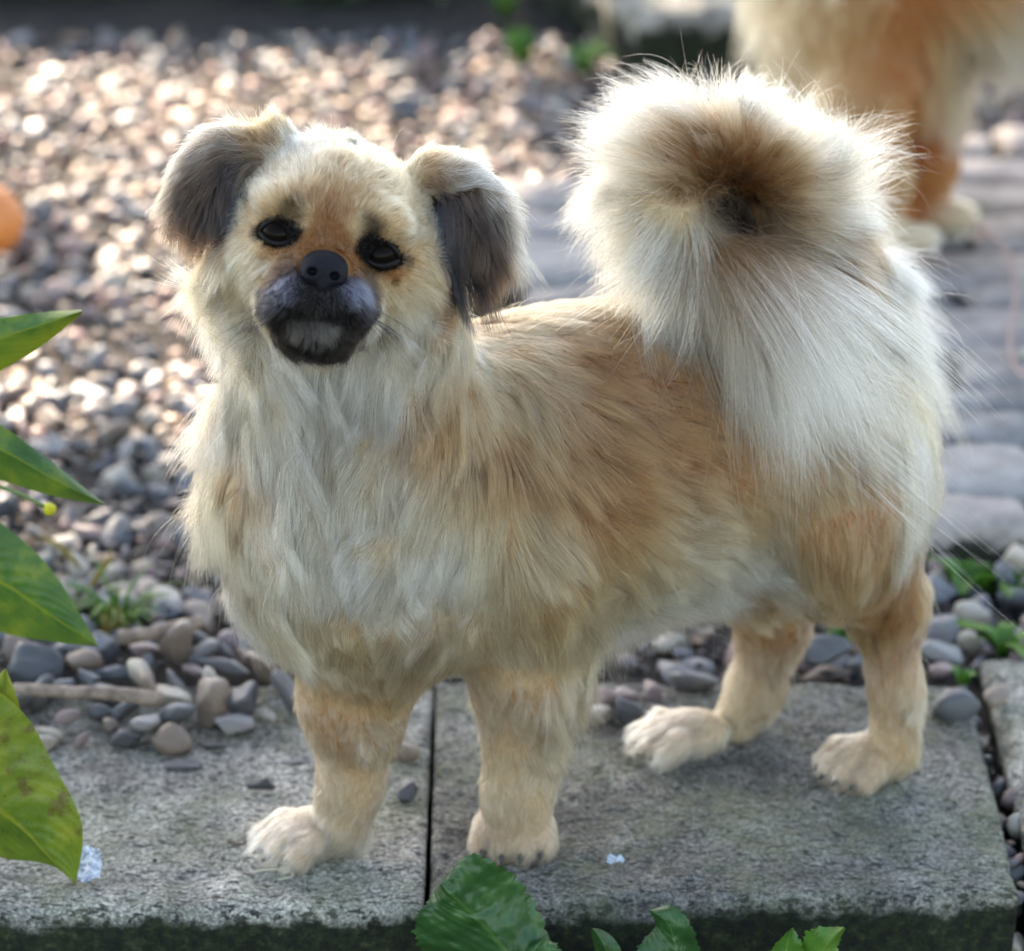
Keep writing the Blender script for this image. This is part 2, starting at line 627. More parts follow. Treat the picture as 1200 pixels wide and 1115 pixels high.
# scatter on a jittered hexagonal lattice, two layers
pts = []
sp = 0.0205
rg = random.Random(3)
for layer, dz in ((0, -0.019), (1, -0.010)):
    yy = 0.15
    k = 0
    while yy < 1.66:
        xx = -1.7 + (k % 2) * sp / 2
        while xx < 0.62:
            if xx < -0.86 and layer:
                break
            s = (0.86 if yy > 0.7 else 1.0) * rg.choices([0.0075, 0.010, 0.0125, 0.016], [3, 5, 4, 1.5])[0] * rg.uniform(0.85, 1.15)
            x_, y_ = xx + rg.uniform(-.45, .45) * sp, yy + rg.uniform(-.45, .45) * sp
            on_path = 0.335 < y_ < 1.25 and x_ > (-0.045 if y_ < 1.14 else 0.32)
            if not on_path and (layer == 0 or rg.random() < 0.8):
                if y_ > 0.205 or (layer == 1 and False):
                    heap = 0.022 * math.exp(-((y_ - 0.245) / 0.07) ** 2) * (1 / (1 + math.exp((x_ + 0.02) * 30)))
                    pts.append([x_, y_, dz + rg.uniform(-.003, .004) + heap, s * (1.2 if heap > 0.006 else 1.0)])
            xx += sp
        yy += sp * 0.87
        k += 1
# wedge of pebbles right of the first slab and along the path edge
for _ in range(120):
    x_, y_ = rg.uniform(0.24, 0.62), rg.uniform(0.20, 0.345)
    pts.append([x_, y_, rg.uniform(-0.012, 0.004), rg.uniform(0.008, 0.016)])
for _ in range(40):                              # pebbles in the gap between the two right-hand slabs
    t = rg.random()
    a, c = G(1143, 812), G(1204, 1046)
    p = a + (c - a) * t
    pts.append([p[0] + rg.uniform(-.004, .006), p[1], rg.uniform(-0.045, -0.012), rg.uniform(0.005, 0.010)])
# spill over the back of the left slab
for _ in range(900):
    u, v = rg.uniform(-160, 345), rg.uniform(752, 846)
    v -= max(0, u - 270) * 0.2
    p = G(u, v, 0.012)
    pts.append([p[0], p[1], rg.uniform(0.009, 0.019), rg.uniform(0.0095, 0.016)])
for _ in range(90):
    u, v = rg.uniform(-160, 330), 0
    v = rg.uniform(815, 872 - max(0, (u - 250)) * 0.25)
    p = G(u, v, 0.006)
    pts.append([p[0], p[1], rg.uniform(0.004, 0.014), rg.uniform(0.008, 0.0125)])
for _ in range(10):
    p = G(rg.uniform(690, 790), rg.uniform(795, 838), 0.005)
    pts.append([p[0], p[1], 0.005, rg.uniform(0.007, 0.011)])
pts = np.array(pts)
KINDS_ = list(PAL)
kind_w = [5, 4, 4, 3, 2.2, 2]
kinds = np.array(rg.choices(range(6), kind_w, k=len(pts)))

# ------------------------------------------------------------------ implicit bodies
def ell(c, rx, ru, rd, roll=0.0, ax=None, k=0.02, g='B'):
    """ellipsoid; axes right / up / towards lens line rotated by roll (degrees, clockwise), or explicit axes"""
    if ax is None:
        a = math.radians(roll)
        e1 = RIGHT * math.cos(a) - UP * math.sin(a)
        e2 = RIGHT * math.sin(a) + UP * math.cos(a)
        ax = (e1, e2, LOOK)
    return dict(t='e', c=np.asarray(c, float), A=np.array(ax), r=np.array([rx, ru, rd]), k=k, g=g)


def con(a, ra, b, rb, k=0.02, g='B'):
    return dict(t='c', a=np.asarray(a, float), b=np.asarray(b, float), ra=ra, rb=rb, k=k, g=g)


def prim_sdf(pr, X):
    if pr['t'] == 'e':
        q = (X - pr['c']) @ pr['A'].T
        k0 = np.linalg.norm(q / pr['r'], axis=-1)
        k1 = np.linalg.norm(q / pr['r'] ** 2, axis=-1) + 1e-9
        return k0 * (k0 - 1) / k1
    ab = pr['b'] - pr['a']
    t = np.clip(((X - pr['a']) @ ab) / max(ab @ ab, 1e-12), 0, 1)
    return np.linalg.norm(X - pr['a'] - t[..., None] * ab, axis=-1) - (pr['ra'] + (pr['rb'] - pr['ra']) * t)


def prim_bounds(pr):
    if pr['t'] == 'e':
        m = np.sqrt(((pr['A'] * pr['r'][:, None]) ** 2).sum(0))
        return pr['c'] - m, pr['c'] + m
    return np.minimum(pr['a'] - pr['ra'], pr['b'] - pr['rb']), np.maximum(pr['a'] + pr['ra'], pr['b'] + pr['rb'])


class Body:
    def __init__(self, prims, h):
        lo = np.min([prim_bounds(p)[0] for p in prims], 0) - 0.03
        hi = np.max([prim_bounds(p)[1] for p in prims], 0) + 0.03
        n = np.ceil((hi - lo) / h).astype(int) + 1
        self.lo, self.h, self.n, self.prims = lo, h, n, prims
        D = np.full(n, 0.04, np.float32)
        axs = [lo[i] + h * np.arange(n[i]) for i in range(3)]
        for p in prims:
            a, b = prim_bounds(p)
            i0 = np.clip(((a - 0.035 - lo) / h).astype(int), 0, n - 1)
            i1 = np.clip(((b + 0.035 - lo) / h).astype(int) + 1, 1, n)
            sl = tuple(slice(i0[k], i1[k]) for k in range(3))
            X = np.stack(np.meshgrid(*[axs[k][sl[k]] for k in range(3)], indexing='ij'), -1)
            d = prim_sdf(p, X).astype(np.float32)
            cur = D[sl]
            k = p['k']
            if p.get('sub'):
                d = -d
                hh = np.clip(0.5 - 0.5 * (cur - d) / k, 0, 1)
                D[sl] = cur * (1 - hh) + d * hh + k * hh * (1 - hh)
            else:
                hh = np.clip(0.5 + 0.5 * (cur - d) / k, 0, 1)
                D[sl] = cur * (1 - hh) + d * hh - k * hh * (1 - hh)
        self.D = D

    def sample(self, X, A=None):
        A = self.D if A is None else A
        q = (X - self.lo) / self.h
        q = np.clip(q, 0, np.array(self.n) - 1.001)
        i = q.astype(np.int32)
        f = (q - i).astype(np.float32)
        r = 0
        for a in (0, 1):
            wx = f[:, 0] if a else 1 - f[:, 0]
            for b in (0, 1):
                wy = f[:, 1] if b else 1 - f[:, 1]
                for c in (0, 1):
                    wz = f[:, 2] if c else 1 - f[:, 2]
                    r = r + wx * wy * wz * A[i[:, 0] + a, i[:, 1] + b, i[:, 2] + c]
        return r

    def grad(self, X):
        e = self.h
        g = np.stack([self.sample(X + np.eye(3)[k] * e) - self.sample(X - np.eye(3)[k] * e) for k in range(3)], -1)
        return g / (np.linalg.norm(g, axis=1, keepdims=True) + 1e-9)

    def mesh(self):
        D, n = self.D, self.n
        ins = D < 0
        cs = [(a, b, c) for a in (0, 1) for b in (0, 1) for c in (0, 1)]
        N1 = tuple(np.array(n) - 1)
        cnt = np.zeros(N1, np.int8)
        for a, b, c in cs:
            cnt += ins[a:a + N1[0], b:b + N1[1], c:c + N1[2]]
        cells = np.argwhere((cnt > 0) & (cnt < 8))
        idx = np.full(N1, -1, np.int64)
        idx[tuple(cells.T)] = np.arange(len(cells))
        acc, num = np.zeros((len(cells), 3)), np.zeros(len(cells))
        for ax in range(3):
            oth = [k for k in range(3) if k != ax]
            for a in (0, 1):
                for b in (0, 1):
                    o0 = np.zeros(3, int)
                    o0[oth[0]], o0[oth[1]] = a, b
                    o1 = o0.copy()
                    o1[ax] = 1
                    v0 = D[tuple((cells + o0).T)]
                    v1 = D[tuple((cells + o1).T)]
                    m = (v0 < 0) != (v1 < 0)
                    t = np.where(m, v0 / np.where(m, v0 - v1, 1), 0)
                    p = cells + o0 + 0.0
                    p[:, ax] += t
                    acc[m] += p[m]
                    num[m] += 1
        V = self.lo + self.h * acc / num[:, None]
        quads = []
        for ax in range(3):
            b, c = [k for k in range(3) if k != ax]
            sl0 = [slice(None)] * 3
            sl1 = [slice(None)] * 3
            sl0[ax], sl1[ax] = slice(0, -1), slice(1, None)
            A0, A1 = ins[tuple(sl0)], ins[tuple(sl1)]
            e = np.argwhere(A0 != A1)
            e = e[(e[:, b] > 0) & (e[:, c] > 0) & (e[:, b] < n[b] - 1) & (e[:, c] < n[c] - 1)]
            up = A0[tuple(e.T)]
            ob, oc = np.zeros(3, int), np.zeros(3, int)
            ob[b], oc[c] = 1, 1
            q = np.stack([idx[tuple((e - ob - oc).T)], idx[tuple((e - oc).T)], idx[tuple(e.T)], idx[tuple((e - ob).T)]], -1)
            if ax == 1:
                up = ~up
            q[~up] = q[~up][:, ::-1]
            quads.append(q)
        return V, np.concatenate(quads)


def tri_areas(V, Q):
    T = np.concatenate([Q[:, [0, 1, 2]], Q[:, [0, 2, 3]]])
    a, b, c = V[T[:, 0]], V[T[:, 1]], V[T[:, 2]]
    return T, 0.5 * np.linalg.norm(np.cross(b - a, c - a), axis=1)


def sines(seed, freq, n=5):
    r = np.random.default_rng(seed)
    K = r.normal(size=(n, 3)) * freq
    ph = r.uniform(0, 6.28, (n, 3))

    def f(X):
        s = 0
        for k in range(n):
            s = s + np.sin((X @ K[k])[:, None] + ph[k])
        return s / math.sqrt(n)
    return f


class Guides:
    """comb table: place, hair direction, length (mm), lift, colours at root and tip, reach (mm)"""

    def __init__(self, body, bvh):
        self.body, self.bvh, self.rows = body, bvh, []

    def surf(self, u, v):
        hit = self.bvh.ray_cast(Vector(CAM), Vector(ray(u, v)).normalized())
        if hit[0] is None:
            d = ray(u, v)
            c = np.array([self.body.sample((CAM + d * t)[None])[0] for t in np.linspace(1.5, 2.6, 120)])
            x = CAM + d * np.linspace(1.5, 2.6, 120)[c.argmin()]
            return np.array(self.bvh.find_nearest(Vector(x))[0])
        return np.array(hit[0])

    def add(self, g, pos, d, L, lift, root, tip, sig=14, dens=1.0):
        p = self.surf(*pos) if len(pos) == 2 else P(*pos)
        d = np.asarray(d, float)
        w = RIGHT * d[0] - UP * d[1] - LOOK * (d[2] if len(d) > 2 else 0)
        w /= np.linalg.norm(w) + 1e-9
        if g == 'B' and 26 < L < 48 and lift >= 0.3 and pos[0] > 262:
            L = 20 + (L - 26) * 0.3
        self.rows.append((g, p, w, L / 1000, lift, lin(root), lin(tip), sig / 1000, dens))

    def eval(self, X, g):
        rows = [r for r in self.rows if r[0] == g]
        Pg = np.array([r[1] for r in rows])
        sg = np.array([r[7] for r in rows])
        val = np.array([np.concatenate([r[2], [r[3], r[4]], r[5], r[6], [r[8]]]) for r in rows])
        out = np.zeros((len(X), val.shape[1]))
        for i in range(0, len(X), 40000):
            d2 = ((X[i:i + 40000, None] - Pg) ** 2).sum(-1)
            e = -d2 / (2 * sg ** 2)
            lw = np.exp(e - e.max(1, keepdims=True)) * 1.0
            # add slow falloff so that far roots blend several neighbours
            lw += 0.006 * np.exp(-(np.sqrt(d2) - np.sqrt(d2).min(1, keepdims=True)) / 0.02)
            lw /= lw.sum(1, keepdims=True)
            out[i:i + 40000] = lw @ val
        return dict(dir=out[:, :3], L=out[:, 3], lift=out[:, 4], root=out[:, 5:8], tip=out[:, 8:11], dens=out[:, 11])


def grow(body, R, N, gd, K=8, seed=0, droop=0.25, wob=0.25, noise_f=70, clump=(14, 0.6, 140, 0.35), fly=0.02, follow=True, rad=0.00014, tipr=0.2):
    r = np.random.default_rng(seed)
    n = len(R)
    C = gd['dir'].copy()
    field = sines(seed + 5, noise_f)
    wv = wob * np.clip(gd['lift'] / 0.25, 0.6, 2.2)[:, None]
    C += wv * field(R) + wv * 0.7 * sines(seed + 9, noise_f * 2.6)(R) + r.normal(size=(n, 3)) * 0.07
    tang = C - (C * N).sum(1, keepdims=True) * N * 0.85
    tang /= np.linalg.norm(tang, axis=1, keepdims=True) + 1e-9
    lift = np.clip(gd['lift'] * (1 + 0.25 * r.normal(size=n)), 0.02, 1.2)
    L = gd['L'] * np.clip(1 + 0.22 * r.normal(size=n), 0.35, 1.7)
    L *= 1 + 0.25 * sines(seed + 12, noise_f * 0.8)(R)[:, 0]
    L = np.clip(L, 0.0015, None)
    flyer = r.random(n) < fly
    L[flyer] *= np.where(L[flyer] > 0.05, r.uniform(0.6, 1.08, flyer.sum()), r.uniform(1.1, 1.5, flyer.sum()))
    lift[flyer] = np.clip(lift[flyer] * 1.6 + 0.1, 0, 1.1)
    # tufts: every hair of a coarse clump shares a length and a tint
    def owners(size):
        nc = max(4, n // size)
        ci = r.choice(n, nc, replace=False)
        kd = kdtree.KDTree(nc)
        Rj = R + r.normal(size=R.shape) * 0.0006
        for a, i in enumerate(ci):
            kd.insert(Vector(R[i]), a)
        kd.balance()
        return ci, np.fromiter((kd.find(x)[1] for x in Rj.tolist()), int, n)
    ci2, own2 = owners(clump[2])
    ci1, own1 = owners(clump[0])
    L *= np.clip(r.normal(1, 0.16, len(ci2)), 0.6, 1.4)[own2]
    C += r.normal(size=(len(ci2), 3))[own2] * wv * 0.55
    tang = C - (C * N).sum(1, keepdims=True) * N * 0.85
    tang /= np.linalg.norm(tang, axis=1, keepdims=True) + 1e-9
    tint = np.clip(1 + 0.13 * r.normal(size=len(ci2))[own2] + 0.20 * r.normal(size=len(ci1))[own1], 0.45, 1.5)
    pts = np.zeros((n, K, 3), np.float32)
    p = R - N * 0.0008
    pts[:, 0] = p
    bend = r.normal(size=(n, 3)) * (0.10 + 0.45 * flyer[:, None])
    for s in range(1, K):
        t = s / (K - 1)
        d = N * (lift * (1 - t) ** 1.2 * 1.6)[:, None] + tang * (0.35 + 0.65 * t + 0.4 * (1 - lift[:, None])) + bend * t
        d[:, 2] -= (droop + 0.7 * flyer * t) * t
        d /= np.linalg.norm(d, axis=1, keepdims=True)
        q = p + d * (L / (K - 1))[:, None]
        if follow:
            sd = body.sample(q)
            m = sd < 0.0012
            if m.any():
                q[m] += body.grad(q[m]) * (0.0012 + 0.0012 * t - sd[m])[:, None]
        p = q
        pts[:, s] = p
    # clumping at two scales
    for own, st in ((ci2[own2], clump[3]), (ci1[own1], clump[1])):
        if not st:
            continue
        w = np.linspace(0, 1, K) ** 1.4 * st
        w = w[None, :, None] * np.clip(r.normal(0.9, 0.25, n), 0.2, 1.05)[:, None, None]
        w[flyer] *= 0.25
        off = (R - R[own])[:, None, :] * 0.25
        pts += (w * (pts[own] + off - pts)).astype(np.float32)
    return pts, tint


def hair_object(name, pts, root, tip, rad, parent, mat, tipr=0.2):
    n, K, _ = pts.shape
    hc = bpy.data.hair_curves.new(name)
    hc.add_curves([K] * n)
    hc.position_data.foreach_set('vector', pts.astype(np.float32).ravel())
    t = np.linspace(0, 1, K)
    prof = (1 - (1 - tipr) * t ** 1.5)[None, :] * np.broadcast_to(np.asarray(rad, np.float32), (n,))[:, None]
    ra = hc.attributes.get('radius') or hc.attributes.new('radius', 'FLOAT', 'POINT')
    ra.data.foreach_set('value', prof.astype(np.float32).ravel())
    for nm, c in (('root_colour', root), ('tip_colour', tip)):
        a = hc.attributes.new(nm, 'FLOAT_COLOR', 'CURVE')
        cc = np.ones((n, 4), np.float32)
        cc[:, :3] = np.clip(c, 0.003, 0.92)
        a.data.foreach_set('color', cc.ravel())
    hc.materials.append(mat)
    o = bpy.data.objects.new(name, hc)
    COL.objects.link(o)
    o.parent = parent
    o.location = -parent.location
    return o


# ------------------------------------------------------------------ the small dog
def paw(pr, c, f, w=1.0, L=0.017, g='F'):
    """four toes and a pad: c ground point under the wrist, f heading"""
    f = np.array([f[0], f[1], 0.0])
    f /= np.linalg.norm(f)
    s = np.array([f[1], -f[0], 0])
    z = np.array([0, 0, 1.0])
    pr.append(ell(c + z * 0.011 * w + f * (L * 0.40 - 0.003), 0.0190 * w, 0.0135 * w, 0.013 + L * 0.28, ax=(s, z, f), k=0.006, g=g))
    tips = []
    for i, (a, e) in enumerate(((-1.5, -0.004), (-0.5, 0.001), (0.5, 0.001), (1.5, -0.004))):
        b = c + s * a * 0.0098 * w + f * (L - 0.010 + e) + z * 0.0140 * w
        t = c + s * a * 0.0108 * w + f * (L + e) + z * 0.0080 * w
        pr.append(con(b, 0.0077 * w, t, 0.0074 * w, k=0.0019, g=g))
        tips.append((t + f * 0.0074 - z * 0.0005, f))
    return tips


pr = []
A = pr.append


def E_(u, v, y, ru, rv, rd, roll=0, k=0.02, g='B'):
    c = P(u, v, y)
    A(ell(c, mm(ru, c), mm(rv, c), rd, roll, k=k, g=g))


def C_(p, q, k=0.02, g='B'):
    a, b = P(*p[:3]), P(*q[:3])
    A(con(a, mm(p[3], a), b, mm(q[3], b), k=k, g=g))


# trunk
E_(420, 590, -0.045, 152, 172, 0.078)
E_(430, 690, -0.05, 130, 90, 0.062, k=0.03)
E_(585, 560, 0.000, 165, 178, 0.080, k=0.03)
E_(690, 540, 0.020, 172, 182, 0.080, k=0.03)
E_(800, 520, 0.045, 165, 165, 0.078, k=0.03)
E_(935, 500, 0.070, 138, 145, 0.072, k=0.03)
C_((398, 350, -0.085, 118), (425, 540, -0.05, 145), k=0.03)
# front legs
C_((600, 650, -0.035, 88), (618, 790, -0.040, 58), k=0.03)
C_((618, 790, -0.040, 58), (607, 925, -0.052, 36), k=0.015, g='F')
C_((607, 925, -0.052, 36), (605, 975, -0.056, 36), k=0.01, g='F')
C_((448, 700, -0.045, 90), (415, 820, -0.048, 56), k=0.03)
C_((415, 820, -0.048, 56), (412, 915, -0.052, 33), k=0.015, g='F')
C_((412, 915, -0.052, 33), (400, 965, -0.055, 31), k=0.01, g='F')
# hind legs
E_(985, 590, 0.035, 92, 125, 0.052, roll=10, k=0.03)
C_((985, 620, 0.035, 80), (1035, 700, 0.045, 44), k=0.02)
C_((1037, 705, 0.045, 37), (1050, 800, 0.040, 25), k=0.015, g='F')
C_((1066, 690, 0.052, 14), (1064, 730, 0.048, 14), k=0.012, g='F')
C_((1050, 800, 0.040, 25), (1047, 880, 0.036, 26), k=0.01, g='F')
E_(880, 610, 0.100, 85, 110, 0.050, k=0.03)
C_((890, 650, 0.100, 62), (905, 725, 0.105, 37), k=0.02)
C_((908, 725, 0.105, 35), (882, 810, 0.098, 26), k=0.015, g='F')
C_((882, 810, 0.098, 26), (858, 855, 0.092, 25), k=0.01, g='F')
tips = []
tips += paw(pr, G(604, 988), (-0.08, -1), 1.0, L=0.021)
tips += paw(pr, G(380, 992), (-0.88, -0.55), 0.95, L=0.030)
tips += paw(pr, G(1030, 903), (-0.80, -0.60), 0.95, L=0.030)
tips += paw(pr, G(828, 874), (-0.93, -0.35), 0.92, L=0.036)
# head
E_(393, 262, -0.098, 106, 92, 0.050, roll=11, g='H')
E_(320, 318, -0.108, 62, 60, 0.036, k=0.02, g='H')
E_(462, 345, -0.102, 62, 58, 0.036, k=0.02, g='H')
E_(334, 238, -0.134, 32, 15, 0.010, roll=5, k=0.012, g='H')
E_(449, 258, -0.134, 34, 16, 0.010, roll=18, k=0.012, g='H')
E_(373, 350, -0.142, 66, 58, 0.030, roll=8, k=0.010, g='H')
E_(346, 352, -0.156, 36, 34, 0.020, roll=8, k=0.008, g='H')
E_(400, 357, -0.156, 36, 34, 0.020, roll=8, k=0.008, g='H')
E_(366, 392, -0.150, 40, 22, 0.018, roll=5, k=0.008, g='H')
a_, b_ = P(377, 335, -0.185), P(373, 362, -0.186)
A(dict(con(a_, 0.0016, b_, 0.0016, k=0.003, g='H'), sub=True))
for q0, q1 in (((373, 362, -0.183), (345, 372, -0.180)), ((345, 372, -0.180), (318, 392, -0.168)), ((373, 362, -0.183), (402, 372, -0.180)), ((402, 372, -0.180), (432, 398, -0.166))):
    A(dict(con(P(*q0), 0.0036, P(*q1), 0.0034, k=0.004, g='H'), sub=True))
for q0, q1 in (((352, 288, -0.160), (384, 276, -0.166)), ((384, 276, -0.166), (416, 296, -0.160)), ((310, 300, -0.140), (338, 304, -0.160)), ((436, 322, -0.156), (464, 330, -0.132))):
    A(dict(con(P(*q0), 0.0022, P(*q1), 0.0022, k=0.005, g='H'), sub=True))
# ears: a raised root and a hanging flap
C_((325, 168, -0.090, 22), (275, 180, -0.088, 20), k=0.012, g='H')
E_(248, 212, -0.100, 40, 60, 0.0055, roll=24, k=0.008, g='L')
C_((505, 200, -0.085, 22), (535, 212, -0.082, 20), k=0.012, g='H')
E_(553, 258, -0.092, 44, 64, 0.0055, roll=-16, k=0.008, g='R')
# tail: rises off the rump, curls round over the back
TC = (856, 232)
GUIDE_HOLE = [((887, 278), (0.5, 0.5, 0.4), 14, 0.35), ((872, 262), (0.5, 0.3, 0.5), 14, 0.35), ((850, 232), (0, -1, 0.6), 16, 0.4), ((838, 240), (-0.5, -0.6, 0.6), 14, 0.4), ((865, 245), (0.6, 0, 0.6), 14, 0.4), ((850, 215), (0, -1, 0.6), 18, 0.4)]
tail_pts = [(1000, 420, 0.085, 50), (1000, 345, 0.075, 44), (960, 285, 0.060, 38), (925, 215, 0.048, 36), (872, 172, 0.040, 36), (805, 180, 0.034, 36), (778, 240, 0.030, 36), (808, 300, 0.024, 36), (870, 325, 0.020, 34)]
E_(850, 236, 0.058, 44, 44, 0.012, k=0.004, g='T')
for q0, q1 in zip(tail_pts, tail_pts[1:]):
    C_(q0, q1, k=0.006, g='T')

BODY = Body(pr, 0.0024)
BV, BQ = BODY.mesh()
BVH = BVHTree.FromPolygons([Vector(v) for v in BV], BQ.tolist())

CR, WH, TN, BR, DT = (168, 136, 100), (204, 193, 174), (151, 106, 69), (113, 76, 46), (88, 65, 48)
LC, BK, DG, MG, SV = (188, 164, 130), (12, 11, 13), (27, 24, 25), (34, 33, 39), (90, 90, 100)
ED, EB, ER_ = (62, 45, 35), (20, 15, 14), (98, 76, 60)
GD = Guides(BODY, BVH)


def rowadd(g, items, sig=16):
    for it in items:
        GD.add(g, it[0], it[1], it[2], it[3], it[4], it[5], it[6] if len(it) > 6 else sig, it[7] if len(it) > 7 else 1.0)


rowadd('B', [
    # neck ruff and chest
    ((230, 400), (-0.8, 0.5), 34, 0.55, CR, WH), ((235, 480), (-0.9, 0.3), 38, 0.55, CR, WH), ((260, 560), (-0.6, 0.7), 34, 0.4, CR, LC),
    ((250, 390), (-0.25, 1), 26, 0.35, BR, TN, 12), ((270, 470), (-0.1, 1), 26, 0.35, BR, TN, 13), ((300, 430), (0.1, 1), 34, 0.4, LC, WH, 12),
    ((350, 440), (0.0, 1), 36, 0.4, LC, WH, 20), ((420, 440), (0.05, 1), 36, 0.4, WH, WH, 20), ((480, 415), (0.3, 1), 34, 0.4, LC, WH, 16), ((520, 400), (0.5, 0.9), 32, 0.4, CR, LC),
    ((515, 445), (0.3, 1), 26, 0.3, BR, TN, 14), ((490, 500), (0.0, 1), 26, 0.35, BR, TN, 13), ((548, 470), (0.4, 0.9), 26, 0.3, TN, CR, 12),
    ((335, 520), (-0.1, 1), 36, 0.35, LC, WH, 16), ((385, 540), (0.15, 1), 34, 0.3, DT, LC, 11), ((425, 540), (-0.2, 1), 36, 0.35, LC, WH, 15),
    ((290, 550), (-0.3, 1), 26, 0.35, BR, TN, 14), ((285, 640), (0.2, 1), 36, 0.35, CR, LC), ((350, 630), (-0.2, 1), 38, 0.4, LC, WH, 18), ((420, 620), (-0.35, 1), 38, 0.35, LC, WH, 16),
    ((480, 600), (-0.3, 1), 38, 0.35, CR, LC), ((540, 560), (-0.25, 1), 34, 0.3, DT, CR, 12), ((500, 690), (-0.1, 1), 30, 0.5, WH, WH, 17), ((400, 695), (-0.1, 1), 30, 0.5, LC, WH, 17),
    ((320, 720), (0.25, 1), 22, 0.3, CR, LC), ((450, 745), (0.0, 1), 16, 0.3, CR, LC), ((520, 730), (0.1, 1), 16, 0.3, CR, LC), ((400, 745), (0.0, 1), 14, 0.3, CR, LC), ((265, 690), (0.1, 1), 34, 0.4, LC, WH),
    ((570, 650), (-0.1, 1), 34, 0.3, CR, LC), ((590, 540), (0.1, 1), 24, 0.28, BR, TN, 14), ((580, 430), (0.7, 0.7), 28, 0.3, CR, LC),
    # shoulder tuft streaks
    ((620, 480), (0.5, 0.85), 28, 0.25, TN, CR), ((640, 560), (0.4, 0.9), 28, 0.25, BR, TN, 11), ((605, 600), (0.35, 0.95), 30, 0.28, CR, LC, 11), ((650, 640), (0.5, 0.85), 30, 0.28, TN, CR),
    ((620, 700), (0.2, 1), 22, 0.25, TN, CR, 10), ((560, 720), (0.2, 1), 26, 0.25, CR, LC),
    # back and flank
    ((610, 375), (0.95, 0.2), 18, 0.25, TN, CR), ((680, 350), (1, 0.15), 18, 0.22, TN, CR), ((740, 380), (1, 0.25), 18, 0.2, BR, TN), ((660, 430), (1, 0.3), 18, 0.2, BR, TN),
    ((760, 440), (1, 0.25), 18, 0.2, BR, TN), ((850, 470), (1, 0.3), 18, 0.2, BR, TN), ((700, 510), (1, 0.35), 20, 0.2, BR, TN), ((800, 520), (1, 0.25), 20, 0.2, BR, TN),
    ((900, 540), (1, 0.3), 20, 0.2, TN, TN), ((700, 590), (0.95, 0.45), 20, 0.22, BR, TN), ((790, 590), (1, 0.25), 22, 0.22, TN, CR), ((870, 600), (0.95, 0.3), 24, 0.22, TN, CR),
    ((700, 660), (0.8, 0.6), 24, 0.25, TN, CR), ((780, 660), (0.8, 0.6), 28, 0.28, CR, LC), ((860, 660), (0.7, 0.75), 30, 0.28, LC, WH), ((690, 720), (0.5, 0.9), 34, 0.35, CR, LC),
    ((760, 710), (0.5, 0.9), 38, 0.35, LC, WH), ((820, 690), (0.45, 0.95), 38, 0.35, LC, WH), ((640, 740), (0.3, 1), 26, 0.3, TN, CR),
    # haunch and rump
    ((950, 560), (0.5, 0.9), 20, 0.2, TN, CR), ((1000, 520), (0.3, 1), 22, 0.22, TN, CR), ((1035, 450), (0.3, 1), 26, 0.26, CR, LC), ((1062, 520), (0.25, 1), 30, 0.3, LC, WH, 9),
    ((1068, 585), (0.02, 1), 34, 0.14, LC, WH, 8), ((1020, 590), (0.1, 1), 17, 0.18, TN, TN), ((1000, 560), (0.2, 1), 18, 0.18, TN, CR), ((960, 640), (0.1, 1), 16, 0.18, TN, CR), ((1010, 660), (0.15, 1), 14, 0.18, TN, CR),
    ((1062, 625), (0.04, 1), 38, 0.16, LC, WH, 6), ((1040, 690), (0.1, 1), 10, 0.15, BR, TN, 9), ((905, 690), (0.2, 1), 18, 0.2, DT, CR), ((900, 730), (0.1, 1), 8, 0.15, TN, CR),
    # elbows
    ((615, 780), (0.1, 1), 14, 0.2, CR, LC), ((660, 780), (0.5, 0.9), 26, 0.3, CR, LC), ((570, 790), (0.0, 1), 10, 0.18, CR, LC), ((420, 790), (0.1, 1), 11, 0.18, CR, LC), ((370, 790), (0.1, 1), 11, 0.18, CR, CR), ((480, 775), (0, 1), 20, 0.25, DT, CR),
    # far side and underside
    ((600, 500, 0.10), (1, 0.2), 20, 0.25, TN, CR, 30), ((800, 450, 0.14), (1, 0.2), 20, 0.25, TN, CR, 30), ((300, 480, 0.03), (-0.4, 0.8), 34, 0.35, CR, LC, 30), ((420, 480, 0.06), (0.3, 0.6), 30, 0.3, TN, CR, 30),
    ((760, 745, 0.05), (0.4, 1), 34, 0.3, LC, WH, 20), ((640, 760, 0.02), (0.3, 1), 30, 0.3, LC, WH, 20),
])
PW = (184, 156, 134)
